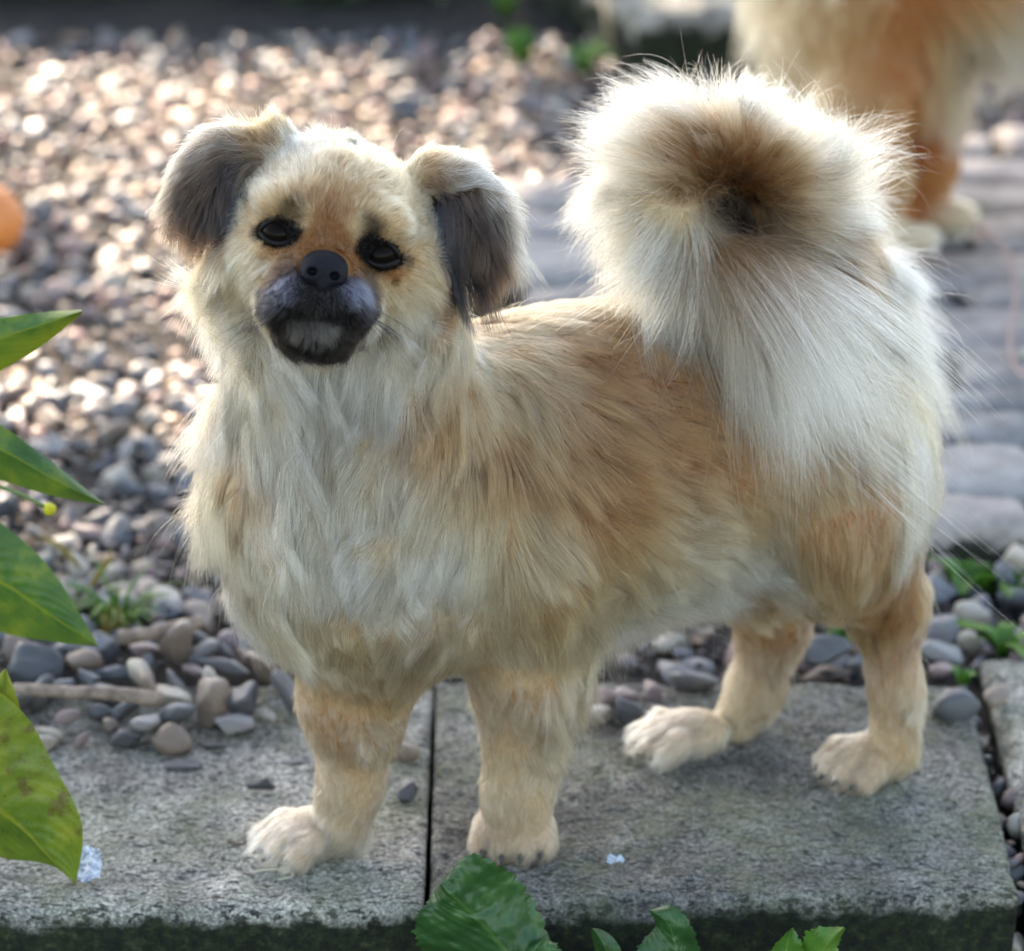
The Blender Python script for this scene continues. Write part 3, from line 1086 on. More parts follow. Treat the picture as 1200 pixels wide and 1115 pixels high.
rowadd('F', [
    ((612, 830), (0, 1), 10, 0.2, TN, CR), ((652, 820), (0.6, 0.9), 28, 0.5, CR, LC, 10), ((648, 870), (0.5, 0.9), 20, 0.45, CR, LC, 8), ((606, 900), (0, 1), 7, 0.15, CR, LC), ((606, 950), (0, 1), 6, 0.15, LC, LC), ((604, 985), (0, 1), 7, 0.2, PW, PW), ((604, 1005), (0, 1), 7, 0.2, PW, LC),
    ((410, 860), (0, 1), 9, 0.18, TN, CR), ((445, 850), (0.5, 0.9), 20, 0.4, CR, LC, 9), ((408, 930), (0, 1), 6, 0.15, CR, LC), ((380, 975), (-0.6, 0.7), 9, 0.2, PW, LC), ((330, 985), (-0.8, 0.6), 10, 0.22, PW, WH), ((430, 985), (0.6, 0.8), 14, 0.3, LC, WH, 7),
    ((1040, 740), (0.1, 1), 7, 0.15, BR, TN), ((1050, 800), (0, 1), 7, 0.16, TN, CR), ((1078, 820), (0.7, 0.9), 16, 0.5, CR, LC, 8), ((1074, 870), (0.6, 1), 14, 0.45, CR, LC, 7), ((1045, 870), (-0.2, 1), 6, 0.15, CR, LC), ((1000, 895), (-0.6, 0.6), 8, 0.2, PW, LC), ((965, 910), (-0.7, 0.6), 8, 0.2, PW, LC),
    ((905, 760), (0, 1), 7, 0.14, BR, TN), ((920, 780), (0.6, 0.9), 17, 0.45, BR, TN, 9), ((900, 830), (0.6, 0.9), 15, 0.45, TN, CR, 8), ((870, 800), (-0.2, 1), 7, 0.14, CR, LC), ((850, 850), (-0.5, 0.8), 7, 0.15, LC, LC), ((790, 865), (-0.9, 0.3), 11, 0.22, PW, WH), ((750, 875), (-0.9, 0.3), 12, 0.25, PW, WH),
])
rowadd('H', [
    # crown and brow
    ((350, 175), (-0.2, -1), 9, 0.3, LC, WH, 9), ((420, 172), (0.1, -1), 9, 0.3, LC, WH, 9), ((470, 190), (0.3, -0.9), 9, 0.3, LC, LC, 9), ((390, 198), (0.1, -1), 8, 0.25, CR, LC, 9), ((330, 210), (-0.5, -0.8), 8, 0.25, CR, LC, 9),
    ((460, 230), (0.7, -0.6), 8, 0.25, CR, LC, 9), ((385, 238), (0.05, -1), 7, 0.25, BR, TN, 6), ((395, 262), (0.1, -1), 5, 0.25, BR, TN, 4), ((300, 240), (-0.7, -0.6), 8, 0.25, CR, LC, 7), ((490, 270), (0.9, -0.2), 8, 0.25, CR, LC, 7),
    ((355, 250), (-0.3, -1), 5, 0.25, LC, LC, 3.2), ((418, 265), (0.1, -1), 5, 0.25, LC, LC, 3.2), ((400, 282), (0.1, -0.8), 3, 0.2, BR, BR, 3), ((384, 275), (0.0, -0.8), 3, 0.2, (110, 72, 48), BR, 2.6),
    ((347, 244), (-0.1, -1), 7, 0.5, BK, DG, 3.4), ((350, 254), (-0.1, -1), 6, 0.5, BK, BK, 1.8), ((432, 266), (0.1, -1), 7, 0.5, BK, DG, 3.4), ((430, 278), (0.1, -1), 6, 0.5, BK, BK, 1.8), ((440, 279), (0, -1), 3, 0.3, DG, BK, 1.4),
    ((310, 258), (-0.8, -0.3), 6, 0.25, CR, LC, 3.5), ((468, 275), (0.9, -0.2), 6, 0.25, CR, LC, 3.5),
    # round the eyes
    ((325, 272), (0, 1), 1.5, 0.2, BK, BK, 2.0), ((347, 270), (0.5, 0), 1.5, 0.2, BK, BK, 1.4), ((300, 272), (-1, 0.1), 2.5, 0.2, DG, DG, 2.0), ((320, 292), (-0.2, 1), 2.5, 0.2, TN, BR, 2.4), ((308, 296), (-0.6, 1), 3, 0.2, CR, TN, 2.6),
    ((445, 298), (0, 1), 1.5, 0.2, BK, BK, 2.0), ((424, 292), (-0.5, 0), 1.5, 0.2, BK, BK, 1.4), ((477, 308), (1, 0.2), 3, 0.2, BK, DG, 2.0), ((452, 320), (0.2, 1), 2.5, 0.2, BR, TN, 2.4), ((468, 320), (0.6, 1), 3, 0.2, BR, TN, 2.6),
    # muzzle
    ((385, 288), (0, -1), 3, 0.2, BR, TN, 3.6), ((352, 296), (-0.5, -0.7), 3, 0.2, BR, TN, 3.4), ((420, 303), (0.6, -0.6), 3, 0.2, BR, TN, 3.4), ((340, 306), (-0.8, -0.4), 4, 0.2, DT, DT, 3), ((430, 314), (0.8, -0.3), 4, 0.2, DT, DT, 3), ((330, 318), (-0.9, -0.1), 4, 0.25, DG, DT, 3), ((432, 330), (0.9, 0), 4, 0.25, DG, DT, 3),
    ((333, 340), (-0.6, 0.8), 7, 0.35, (40, 40, 47), (106, 108, 122), 2.8), ((412, 345), (0.6, 0.8), 7, 0.35, (40, 40, 47), (106, 108, 122), 2.8), ((318, 350), (-0.9, 0.5), 7, 0.3, DG, MG, 3), ((432, 360), (0.9, 0.5), 7, 0.3, DG, MG, 3),
    ((352, 345), (-0.5, 0.9), 4, 0.2, BK, DG, 2.6), ((392, 350), (0.4, 0.9), 4, 0.2, BK, DG, 2.6), ((373, 345), (0, 1), 3, 0.2, BK, BK, 2.6), ((370, 362), (0, 1), 2.5, 0.2, BK, BK, 2.4), ((345, 371), (-0.5, 1), 2, 0.15, BK, BK, 2.6), ((358, 366), (0, 1), 2, 0.15, BK, BK, 2.2), ((388, 367), (0, 1), 2, 0.15, BK, BK, 2.2), ((402, 374), (0.4, 1), 2, 0.15, BK, BK, 2.6), ((325, 384), (-0.4, 1), 3, 0.2, BK, BK, 2.6), ((424, 388), (0.4, 1), 3, 0.2, BK, BK, 2.6),
    ((358, 386), (0, 1), 6, 0.3, (70, 68, 70), (116, 113, 110), 3.4), ((382, 389), (0.1, 1), 6, 0.3, (70, 68, 70), (116, 113, 110), 3.0), ((330, 388), (-0.5, 1), 8, 0.3, BK, DG, 3), ((410, 395), (0.4, 1), 8, 0.3, BK, DG, 3), ((365, 408), (0, 1), 9, 0.3, BK, BK, 4), ((340, 402), (-0.3, 1), 9, 0.3, BK, BK, 3.5), ((400, 410), (0.2, 1), 9, 0.3, BK, BK, 3.5),
    ((312, 378), (-0.6, 0.8), 8, 0.3, BK, DG, 3), ((438, 385), (0.6, 0.8), 8, 0.3, BK, DG, 3),
    # cheeks
    ((290, 310), (-0.8, 0.6), 11, 0.3, LC, LC, 6), ((262, 345), (-0.85, 0.6), 24, 0.45, TN, LC, 8), ((295, 345), (-0.7, 0.7), 12, 0.3, CR, LC, 5), ((290, 380), (-0.5, 0.9), 18, 0.35, LC, WH, 8), ((240, 330), (-0.8, 0.7), 26, 0.45, BR, LC, 7),
    ((470, 345), (0.8, 0.5), 12, 0.3, CR, LC, 6), ((500, 335), (0.8, 0.6), 14, 0.3, CR, CR, 6), ((480, 380), (0.6, 0.8), 16, 0.35, LC, WH, 8), ((515, 345), (0.3, 1), 12, 0.3, BR, BR, 5), ((525, 365), (0.3, 1), 14, 0.3, BR, TN, 6),
    # ear roots
    ((325, 155), (-0.1, -1), 13, 0.5, DT, CR, 5), ((300, 165), (-0.6, -0.6), 14, 0.4, ED, CR, 6), ((290, 195), (-0.7, 0.8), 14, 0.3, (104, 78, 60), DT, 5), ((310, 180), (-0.6, 0.4), 10, 0.3, (110, 82, 62), DT, 4), ((270, 168), (-0.8, -0.4), 16, 0.4, ER_, WH, 6),
    ((508, 185), (0.3, -1), 13, 0.5, BR, CR, 5), ((510, 215), (0.2, 0.8), 10, 0.3, (112, 74, 54), DT, 4), ((530, 195), (0.7, -0.5), 15, 0.45, ER_, WH, 6), ((545, 208), (0.8, -0.2), 15, 0.4, ER_, WH, 6),
    # back of head
    ((400, 200, -0.04), (0.2, 0.2), 14, 0.3, CR, LC, 20), ((300, 280, -0.06), (-0.4, 0.8), 18, 0.3, CR, LC, 16), ((500, 300, -0.05), (0.4, 0.8), 18, 0.3, CR, LC, 16),
], 8)
rowadd('L', [
    ((285, 158), (-0.7, -0.5), 14, 0.35, ER_, WH, 4), ((245, 166), (-0.9, -0.3), 15, 0.35, ER_, WH, 4), ((215, 180), (-1, 0.0), 17, 0.35, ER_, WH, 4), ((270, 180), (-0.8, 0.4), 16, 0.2, ED, ER_, 5), ((235, 190), (-0.8, 0.5), 17, 0.22, ED, ER_, 5), ((215, 205), (-0.8, 0.6), 17, 0.22, ED, ER_, 5),
    ((280, 200), (-0.3, 1), 18, 0.2, EB, (62, 62, 70), 5), ((255, 215), (-0.4, 1), 20, 0.22, EB, ED, 6), ((225, 235), (-0.5, 1), 19, 0.25, EB, ED, 6), ((245, 250), (-0.2, 1), 20, 0.22, EB, ED, 6), ((268, 235), (-0.2, 1), 20, 0.2, EB, (70, 72, 80), 5),
    ((230, 265), (-0.25, 1), 22, 0.25, EB, ER_, 5), ((200, 215), (-0.9, 0.5), 18, 0.4, SV, WH, 3.5), ((235, 220, -0.06), (-0.7, 0.6), 18, 0.3, LC, WH, 8),
], 7)
rowadd('R', [
    ((528, 190), (0.6, -0.3), 14, 0.3, ER_, WH, 4), ((560, 205), (0.8, 0.1), 16, 0.35, ER_, WH, 4), ((582, 230), (0.9, 0.4), 18, 0.35, ER_, WH, 4), ((518, 210), (0.2, 1), 14, 0.2, (80, 54, 40), ED, 4), ((545, 228), (0.5, 0.9), 18, 0.22, ED, ER_, 5),
    ((522, 245), (0, 1), 18, 0.2, EB, (66, 66, 74), 5), ((550, 258), (0.3, 1), 19, 0.22, EB, ED, 6), ((578, 262), (0.5, 0.9), 24, 0.3, ED, ER_, 5), ((528, 285), (0.0, 1), 20, 0.22, EB, (64, 62, 66), 6), ((560, 290), (0.2, 1), 20, 0.22, EB, ED, 6),
    ((540, 310), (0.0, 1), 27, 0.25, EB, EB, 6), ((596, 268), (0.8, 0.6), 24, 0.4, ER_, WH, 4), ((560, 260, -0.05), (0.7, 0.6), 18, 0.3, LC, WH, 8),
], 7)
DR, TL = (40, 28, 22), (188, 178, 160)
for k in range(16):                              # outward fan round the curl
    a = math.radians(-160 + k * 20)
    du, dv = math.cos(a), math.sin(a)
    if dv > 0.55 and du < 0.85:
        continue
    L = 40 - 7 * max(0, du)
    L -= 7 * max(0, -dv)
    d2 = (du, dv * (1 if dv < 0 else 0.7) - 0.05)
    GD.add('T', (TC[0] + 30 * du, TC[1] + 30 * dv), (*d2, 0.5), L * 0.6, 0.45, DR, BR, 5)
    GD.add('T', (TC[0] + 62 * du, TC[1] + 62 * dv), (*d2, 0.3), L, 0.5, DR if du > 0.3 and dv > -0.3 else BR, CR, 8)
    GD.add('T', (TC[0] + 92 * du, TC[1] + 92 * dv), (*d2, 0.05), L + 2, 0.45, TN, WH, 8)
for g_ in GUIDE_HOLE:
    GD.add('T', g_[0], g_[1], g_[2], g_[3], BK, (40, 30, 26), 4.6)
rowadd('T', [
    ((790, 285), (-0.2, 1), 60, 0.30, LC, WH, 9), ((770, 260), (-0.7, 0.7), 46, 0.4, LC, WH, 9), ((815, 310), (0.25, 1), 84, 0.28, TN, TL, 9), ((845, 300), (0.3, 1), 100, 0.26, BR, TL, 8), ((850, 330), (0.4, 1), 104, 0.26, TN, TL, 9),
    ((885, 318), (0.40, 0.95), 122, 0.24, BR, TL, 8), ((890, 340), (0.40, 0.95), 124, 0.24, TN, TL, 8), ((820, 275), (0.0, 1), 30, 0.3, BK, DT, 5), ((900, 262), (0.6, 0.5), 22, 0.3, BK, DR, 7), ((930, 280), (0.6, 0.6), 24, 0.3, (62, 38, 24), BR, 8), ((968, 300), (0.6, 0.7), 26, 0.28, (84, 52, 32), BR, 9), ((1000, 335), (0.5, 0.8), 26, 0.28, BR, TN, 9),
    ((1000, 350), (0.5, 0.8), 30, 0.3, TN, CR, 10), ((990, 400), (0.35, 0.95), 30, 0.25, TN, CR, 12), ((1030, 380), (0.5, 0.8), 34, 0.35, CR, WH, 10), ((1040, 330), (0.7, 0.7), 28, 0.35, LC, WH, 9),
    ((900, 200, 0.10), (0.2, -0.5), 40, 0.5, LC, WH, 15), ((800, 230, 0.08), (-0.6, 0.0), 42, 0.5, LC, WH, 15), ((960, 330, 0.12), (0.5, 0.5), 40, 0.4, LC, WH, 15),
], 9)

eye_px = ((326, 272, 21), (445, 297, 22))
eye_c = []
for u, v, rpx in eye_px:
    s = GD.surf(u, v)
    c = s + LOOK * 0.0060
    eye_c.append((c, mm(rpx, c)))


def eye_ring(X, wide=1.3):
    """distance from each lid opening, in eye radii, and the outward direction"""
    best, dirs = np.full(len(X), 9.0), np.zeros((len(X), 3))
    for (c, rr), roll in zip(eye_c, (4, 16)):
        q = X - c
        ca, sa = math.cos(math.radians(roll)), math.sin(math.radians(roll))
        x_, y_ = q @ RIGHT * ca - q @ UP * sa, q @ RIGHT * sa + q @ UP * ca
        dd = np.sqrt((x_ / wide) ** 2 + (y_ / 0.84) ** 2) / rr
        dd[(q @ LOOK) > 0.012] = 9
        m = dd < best
        best[m] = dd[m]
        dirs[m] = (x_[:, None] * RIGHT + y_[:, None] * UP)[m]
    return best, dirs / (np.linalg.norm(dirs, axis=1, keepdims=True) + 1e-9)


dog = empty('dog', (0.05, 0.0, 0.0))
tag(dog, 'small cream and tan dog with black muzzle and curled plume tail, standing on slabs', 'dog')
body_me = mesh_from('body', BV, BQ)


def regions(V, jit=0.0):
    gs = 'BFHLRT'
    d = np.full((len(gs), len(V)), 9.0)
    for p in pr:
        if p.get('sub'):
            continue
        k = gs.index(p['g'])
        d[k] = np.minimum(d[k], prim_sdf(p, V))
    d[1] -= 0.001
    d[3:5] -= 0.001
    d += jit * (np.stack([vnoise(V * 300 + 9 * k) for k in range(len(gs))]) - 0.5)
    return np.array(list(gs))[d.argmin(0)]


def paint(V):
    rg_ = regions(V)
    col = np.zeros((len(V), 3))
    for g in 'BFHLRT':
        m = rg_ == g
        if m.any():
            e = GD.eval(V[m], g)
            col[m] = e['root'] * 0.6 + e['tip'] * 0.4
    dd, _ = eye_ring(V)
    col[dd < 1.05] = lin((14, 12, 12))
    return col


vcol(body_me, 'fur_colour', paint(BV))
body = link('body', body_me, M_SKIN, dog)

T, ar = tri_areas(BV, BQ)
DENS = {'B': 1.45, 'F': 2.2, 'H': 2.6, 'L': 2.2, 'R': 2.2, 'T': 1.7}      # strands per square millimetre
FUR_SCALE = 1.0


def roots(n_density, seed):
    r = np.random.default_rng(seed)
    cnt = r.poisson(ar * 1e6 * n_density)
    ti = np.repeat(np.arange(len(T)), cnt)
    a, b = r.random(len(ti)), r.random(len(ti))
    sw = a + b > 1
    a[sw], b[sw] = 1 - a[sw], 1 - b[sw]
    t = T[ti]
    X = BV[t[:, 0]] + a[:, None] * (BV[t[:, 1]] - BV[t[:, 0]]) + b[:, None] * (BV[t[:, 2]] - BV[t[:, 0]])
    return X


X = roots(max(DENS.values()), 1)
rg_ = regions(X, 0.006)
Nn = BODY.grad(X)
r0 = np.random.default_rng(2)
facing = (Nn * (CAM - X)).sum(1) / np.linalg.norm(CAM - X, axis=1)
keep = r0.random(len(X)) < np.array([DENS[g] for g in rg_]) / max(DENS.values()) * np.where(facing < -0.35, 0.4, 1.0) * FUR_SCALE
keep &= X[:, 2] > 0.002
X, rg_, Nn = X[keep], rg_[keep], Nn[keep]

nose_s = GD.surf(380, 318)
bare = np.zeros(len(X), bool)
for c, rr in eye_c:
    bare |= (np.linalg.norm(X - c, axis=1) < rr * 1.08) & (np.abs((X - c) @ UP) < rr * 0.68)
q = X - P(380, 316, nose_s[1])
bare |= ((q @ RIGHT / 0.0125) ** 2 + (q @ UP / 0.0105) ** 2 < 1) & (rg_ == 'H')
X, rg_, Nn = X[~bare], rg_[~bare], Nn[~bare]

FUR_N = 0
for nm, gs, kw in (
    ('coat', 'B', dict(K=8, droop=0.25, wob=0.20, noise_f=95, clump=(14, 0.42, 170, 0.34), fly=0.008, rad=0.000115)),
    ('leg_fur', 'F', dict(K=6, droop=0.15, wob=0.22, noise_f=160, clump=(9, 0.5, 60, 0.25), fly=0.05, rad=0.00010)),
    ('face_fur', 'H', dict(K=6, droop=0.1, wob=0.18, noise_f=140, clump=(9, 0.5, 70, 0.3), fly=0.012, rad=0.00009)),
    ('ear_fur', 'L', dict(K=8, droop=0.25, wob=0.16, noise_f=110, clump=(14, 0.6, 110, 0.45), fly=0.02, rad=0.00011)),
    ('ear_fur', 'R', dict(K=8, droop=0.25, wob=0.16, noise_f=110, clump=(14, 0.6, 110, 0.45), fly=0.02, rad=0.00011)),
    ('tail_plume', 'T', dict(K=10, droop=0.12, wob=0.16, noise_f=60, clump=(16, 0.6, 150, 0.45), fly=0.06, rad=0.00011)),
):
    m = rg_ == gs
    e = GD.eval(X[m] + 0.0022 * sines(77, 260)(X[m]) + np.random.default_rng(6).normal(size=X[m].shape) * 0.0008, gs)
    if gs == 'H':                                # black lids; hair lies away from the eyes
        dd, rad_d = eye_ring(X[m])
        w = np.clip((1.06 - dd + 0.10 * np.random.default_rng(3).normal(size=len(dd))) / 0.3, 0, 1)[:, None]
        for key in ('root', 'tip'):
            e[key] = e[key] * (1 - w) + lin((14, 12, 12)) * w
        near = np.clip((1.8 - dd) / 0.7, 0, 1)
        e['dir'] = e['dir'] * (1 - near[:, None]) + rad_d * near[:, None]
        e['L'] = e['L'] * (1 - near * 0.5) * (1 - 0.5 * w[:, 0])
    if gs == 'F':
        e['lift'] *= 1.25
        e['L'] *= np.where(X[m][:, 2] < 0.028, 0.85, 1.0)
        for key in ('root', 'tip'):
            e[key] = e[key] * 0.6 + lin((186, 160, 136)) * 0.4
    if gs == 'T':
        e['L'] = e['L'] * np.clip(1 + 0.22 * np.random.default_rng(8).normal(size=len(e['L'])), 0.4, 1.3)
    if gs == 'B':
        z_, x_ = X[m][:, 2], X[m][:, 0]
        leg = np.clip((0.155 - z_) / 0.07, 0, 1) * np.clip((0.05 - x_) / 0.03, 0, 1)
        e['L'] = e['L'] * (1 - 0.66 * leg)
        e['lift'] = e['lift'] * (1 - 0.35 * leg)
    sd = 100 + len(nm) + ord(gs)
    rad = kw.pop('rad')
    hp, fl = grow(BODY, X[m], Nn[m], e, seed=sd, **kw)
    r = np.random.default_rng(sd)
    n = len(hp)
    patch = 1 + 0.16 * sines(sd + 3, 130)(X[m])[:, :1] + 0.10 * r.normal(size=(n, 1))
    warm = 0.05 * sines(sd + 4, 90)(X[m])[:, :1] * np.array([[0.6, 0, -1.2]])
    patch = patch * fl[:, None]
    kind_ = r.random((n, 1))
    patch = patch * np.where(kind_ < 0.17, 0.42, np.where(kind_ > 0.9, 1.3, 1.0))
    rc, tc_ = e['root'] * np.clip(patch, 0.5, 1.4) * (1 + warm), e['tip'] * np.clip(patch * 0.75 + 0.25, 0.45, 1.25) * (1 + warm)
    hair_object(nm, hp, rc, tc_, rad * np.clip(r.normal(1, 0.25, n), 0.5, 1.8), dog, M_HAIR)
    FUR_N += n
print('FUR', FUR_N, 'BODY', len(BV))

# eyes, nose, claws, whiskers
M_EYE = mat_plain('dark_eye', (0.006, 0.004, 0.003), 0.03, 0.05, 0.0)
M_NOSE = mat_plain('wet_black_nose', (0.006, 0.006, 0.009), 0.42, 0.14, 0.0, 700, 0.4, 0.7)
M_CLAW = mat_plain('dark_claw', (0.05, 0.04, 0.035), 0.35)
Vs, Fs = ICO[4]
eyes = []
for c, rr in eye_c:
    eyes.append(link('eye', mesh_from('eye', Vs * rr + c, Fs), M_EYE, dog))
M_LID = mat_plain('black_eyelid', (0.008, 0.007, 0.007), 0.55, 0.15)
for (c, rr), roll, eye_o in zip(eye_c, (4, 16), eyes):
    a = math.radians(roll)
    e1, e2 = RIGHT * math.cos(a) - UP * math.sin(a), RIGHT * math.sin(a) + UP * math.cos(a)
    for amp in (0.68, -0.66):
        xx = np.linspace(-1.02, 1.02, 15)
        yy = amp * (1 - (xx / 1.05) ** 2) ** 0.8
        zz = np.sqrt(np.clip(1.10 - xx ** 2 - yy ** 2, 0.01, 2))
        ps = c + rr * (xx[:, None] * e1 + yy[:, None] * e2 - zz[:, None] * LOOK)
        link('eyelid', mesh_from('eyelid', *tube(ps, rr * 0.13, rr * 0.13, 8)), M_LID, eye_o, loc=(0, 0, 0))
nc = P(380, 313, nose_s[1]) - LOOK * 0.001
npr = [ell(nc, 0.0118, 0.0085, 0.0075, 6, k=0.002), ell(nc - UP * 0.004 - RIGHT * 0.0058, 0.0062, 0.0060, 0.0070, 6, k=0.003), ell(nc - UP * 0.005 + RIGHT * 0.0052, 0.0062, 0.0060, 0.0070, 6, k=0.003), ell(nc - UP * 0.009, 0.005, 0.0052, 0.0052, k=0.003)]
for sgn in (-1, 1):
    q0 = nc + RIGHT * sgn * 0.0056 - UP * (0.0040 + 0.0012 * sgn) - LOOK * 0.0085
    npr.append(dict(ell(q0, 0.0027, 0.0022, 0.0060, 12, k=0.0012), sub=True))
    q1 = q0 + RIGHT * sgn * 0.004 - UP * 0.0025
    npr.append(dict(con(q0, 0.0012, q1, 0.0006, k=0.001), sub=True))
npr.append(dict(con(nc - UP * 0.004 - LOOK * 0.0085, 0.0005, nc - UP * 0.014 - LOOK * 0.006, 0.0007, k=0.0012), sub=True))
nb = Body(npr, 0.0006)
link('nose', mesh_from('nose', *nb.mesh()), M_NOSE, dog)
for t, f in tips:
    Vc, Fc = ICO[2]
    s = np.array([f[1], -f[0], 0])
    V = t + Vc[:, :1] * s * 0.0018 + Vc[:, 1:2] * f * 0.0048 + Vc[:, 2:] * np.array([0, 0, 0.0019]) - (Vc[:, 1:2].clip(0) ** 2) * np.array([0, 0, 0.0018])
    link('claw', mesh_from('claw', V, Fc), M_CLAW, dog)
wr = np.random.default_rng(4)
wp = []
for side, u0, v0 in ((-1, 325, 352), (1, 425, 362)):
    for k in range(11):
        s = GD.surf(u0 + wr.uniform(-14, 14), v0 + wr.uniform(-14, 22))
        d = RIGHT * side * wr.uniform(0.6, 1) + UP * wr.uniform(-0.75, 0.05) - LOOK * wr.uniform(0.1, 0.5)
        L = wr.uniform(0.018, 0.034)
        tt = np.linspace(0, 1, 8)[:, None]
        wp.append(s + d / np.linalg.norm(d) * L * tt - UP * 0.006 * tt ** 2 + LOOK * 0.004 * tt ** 2)
wp = np.array(wp)
hair_object('whiskers', wp, np.tile(lin(BK), (len(wp), 1)), np.tile(lin(BK), (len(wp), 1)), 0.0002, dog, M_HAIR)

STONES = []


def st(*a, **k):
    STONES.append((a, k))


st(201, 868, 50, 'brown', 'round smooth brown stone at the front of the heap, on the left slab', 0.8, 5, 0.0)
st(150, 866, 46, 'charcoal', 'dark wedge shaped stone beside the round brown one', 0.6, 10, 0.0, 0.8, 0.3)
st(97, 867, 34, 'mauve', 'upright egg shaped mauve stone left of the dark wedge', 0.95, 5, 0.0, 0.8, 1.2)
st(58, 862, 46, 'cream', 'pale flat cream stone nearest to the spotted leaf', 0.55, 7, 0.0, 0.8, -0.3)
st(172, 850, 50, 'grey', 'rounded pale grey stone behind the round brown one', 0.65, 6, 0.006, 0.9, 0.2)
st(130, 850, 34, 'brown', 'small brown stone between dark wedge and mauve stone', 0.8, 7, 0.004)
st(252, 873, 44, 'charcoal', 'flat dark chip right of the round brown stone', 0.25, 12, 0.0, 0.7, 0.1)
st(216, 897, 46, 'charcoal', 'thin dark flake lying alone on the left slab', 0.12, 12, 0.0, 0.45, 0.05)
st(346, 893, 38, 'charcoal', 'thin dark flake beside the dog\'s far front leg', 0.14, 12, 0.0, 0.6, -0.1)
st(308, 919, 40, 'charcoal', 'small dark blocky stone alone on the slab left of the dog\'s leg', 0.75, 20, 0.0, 0.7, 0.1)
st(481, 926, 34, 'charcoal', 'small pointed dark stone between the dog\'s front legs', 1.0, 20, 0.0, 0.9, 0.6)
st(283, 822, 62, 'charcoal', 'tall angular dark slate lump at the right of the heap', 0.9, 12, 0.004, 0.8, 1.0)
st(274, 848, 50, 'grey', 'squarish grey stone below the angular slate lump', 0.6, 12, 0.002, 0.8, 0.2)
st(310, 835, 44, 'cream', 'tilted pale stone right of the angular slate lump', 0.35, 9, 0.004, 0.7, -0.9, tilt=0.4)
st(202, 815, 48, 'cream', 'broken cream stone with dark underside at the end of the long twig', 0.5, 11, 0.012, 0.8, 0.1)
st(132, 788, 62, 'blue-grey', 'long flat blue-grey stone behind the long twig', 0.35, 10, 0.010, 0.5, 0.15)
st(82, 765, 56, 'grey', 'large dark grey stone above the long twig', 0.75, 9, 0.006)
st(35, 790, 84, 'charcoal', 'largest dark slate behind the twig at the picture edge', 0.5, 10, 0.006, 0.6, -0.2)
st(205, 760, 44, 'brown', 'blocky brown stone standing up behind the heap', 1.0, 13, 0.012)
st(262, 780, 80, 'grey', 'long slanted grey sliver below the dog\'s chest', 0.28, 9, 0.012, 0.35, -0.6)
st(235, 790, 70, 'mauve', 'long mauve sliver left of the slanted grey one', 0.3, 9, 0.010, 0.4, -0.7)
st(120, 835, 36, 'charcoal', 'dark blue-black pebble in front of the long twig', 0.7, 8, 0.006)
st(80, 838, 52, 'mauve', 'rounded mauve stone between the long twig and the pale flat stone', 0.6, 7, 0.006, 0.8, -0.3)
st(1121, 828, 64, 'charcoal', 'big dark rounded stone behind the near hind leg', 0.75, 7, 0.0, 0.8, 0.1)
st(1167, 815, 38, 'brown', 'reddish brown stone right of the big dark stone', 0.8, 7, 0.002)
st(1187, 938, 30, 'mauve', 'egg shaped mauve stone wedged in the slab gap', 0.9, 6, -0.014, 1.0)
st(1193, 970, 28, 'cream', 'pale stone wedged in the slab gap, lowest one', 0.9, 6, -0.016, 1.0)
st(1106, 768, 70, 'grey', 'large pale grey stone below the green weeds', 0.6, 9, -0.008, 0.8, 0.5)
st(1098, 740, 60, 'grey', 'flat grey stone just right of the dog\'s hock', 0.5, 9, -0.008, 0.7, -0.2)
st(1105, 784, 34, 'mauve', 'small reddish stone above the big dark stone', 0.5, 6, -0.004)
st(815, 800, 62, 'grey', 'mossy grey stone behind the far hind leg', 0.5, 8, 0.0, 0.8, 0.1)
st(730, 815, 46, 'mauve', 'mauve stone on the slab under the belly', 0.5, 7, 0.0, 0.8, 0.4)
st(770, 838, 40, 'charcoal', 'dark flat stone on the slab under the belly', 0.4, 9, 0.0, 0.8, 0.1)
st(960, 762, 80, 'charcoal', 'broad dark stone between the dog\'s hind legs', 0.55, 9, -0.004, 0.7, 0.0)
st(468, 880, 50, 'brown', 'brownish stone on the slab joint behind the front legs', 0.6, 8, 0.0, 0.8, 0.0)
st(1197, 415, 30, 'cream', 'pale pebble alone on the path beside the picture edge', 0.7, 6, PATH_Z + 0.002)
st(472, 123, 44, 'charcoal', 'dark blurred stone on the gravel above the dog\'s forehead', 0.6, 8, 0.0)
# random pebbles give way to the single stones
_k = np.ones(len(pts), bool)
for a_, kw_ in STONES:
    zz = a_[7] if len(a_) > 7 else kw_.get('z', 0.0)
    g = G(a_[0], a_[1], zz + 0.004)
    r_ = mm(a_[2], g) / 2
    _k &= ~((np.hypot(pts[:, 0] - g[0], pts[:, 1] - g[1]) < r_ * 0.75 + pts[:, 3] * 0.55) & (pts[:, 2] > zz - 0.012))
# and loose spilled ones keep apart
for i in range(len(pts)):
    if _k[i] and pts[i, 2] > -0.002:
        d = np.hypot(pts[:i, 0] - pts[i, 0], pts[:i, 1] - pts[i, 1])
        if (_k[:i] & (pts[:i, 2] > -0.004) & (d < (pts[:i, 3] + pts[i, 3]) * 0.72)).any():
            _k[i] = False
pts, kinds = pts[_k], kinds[_k]

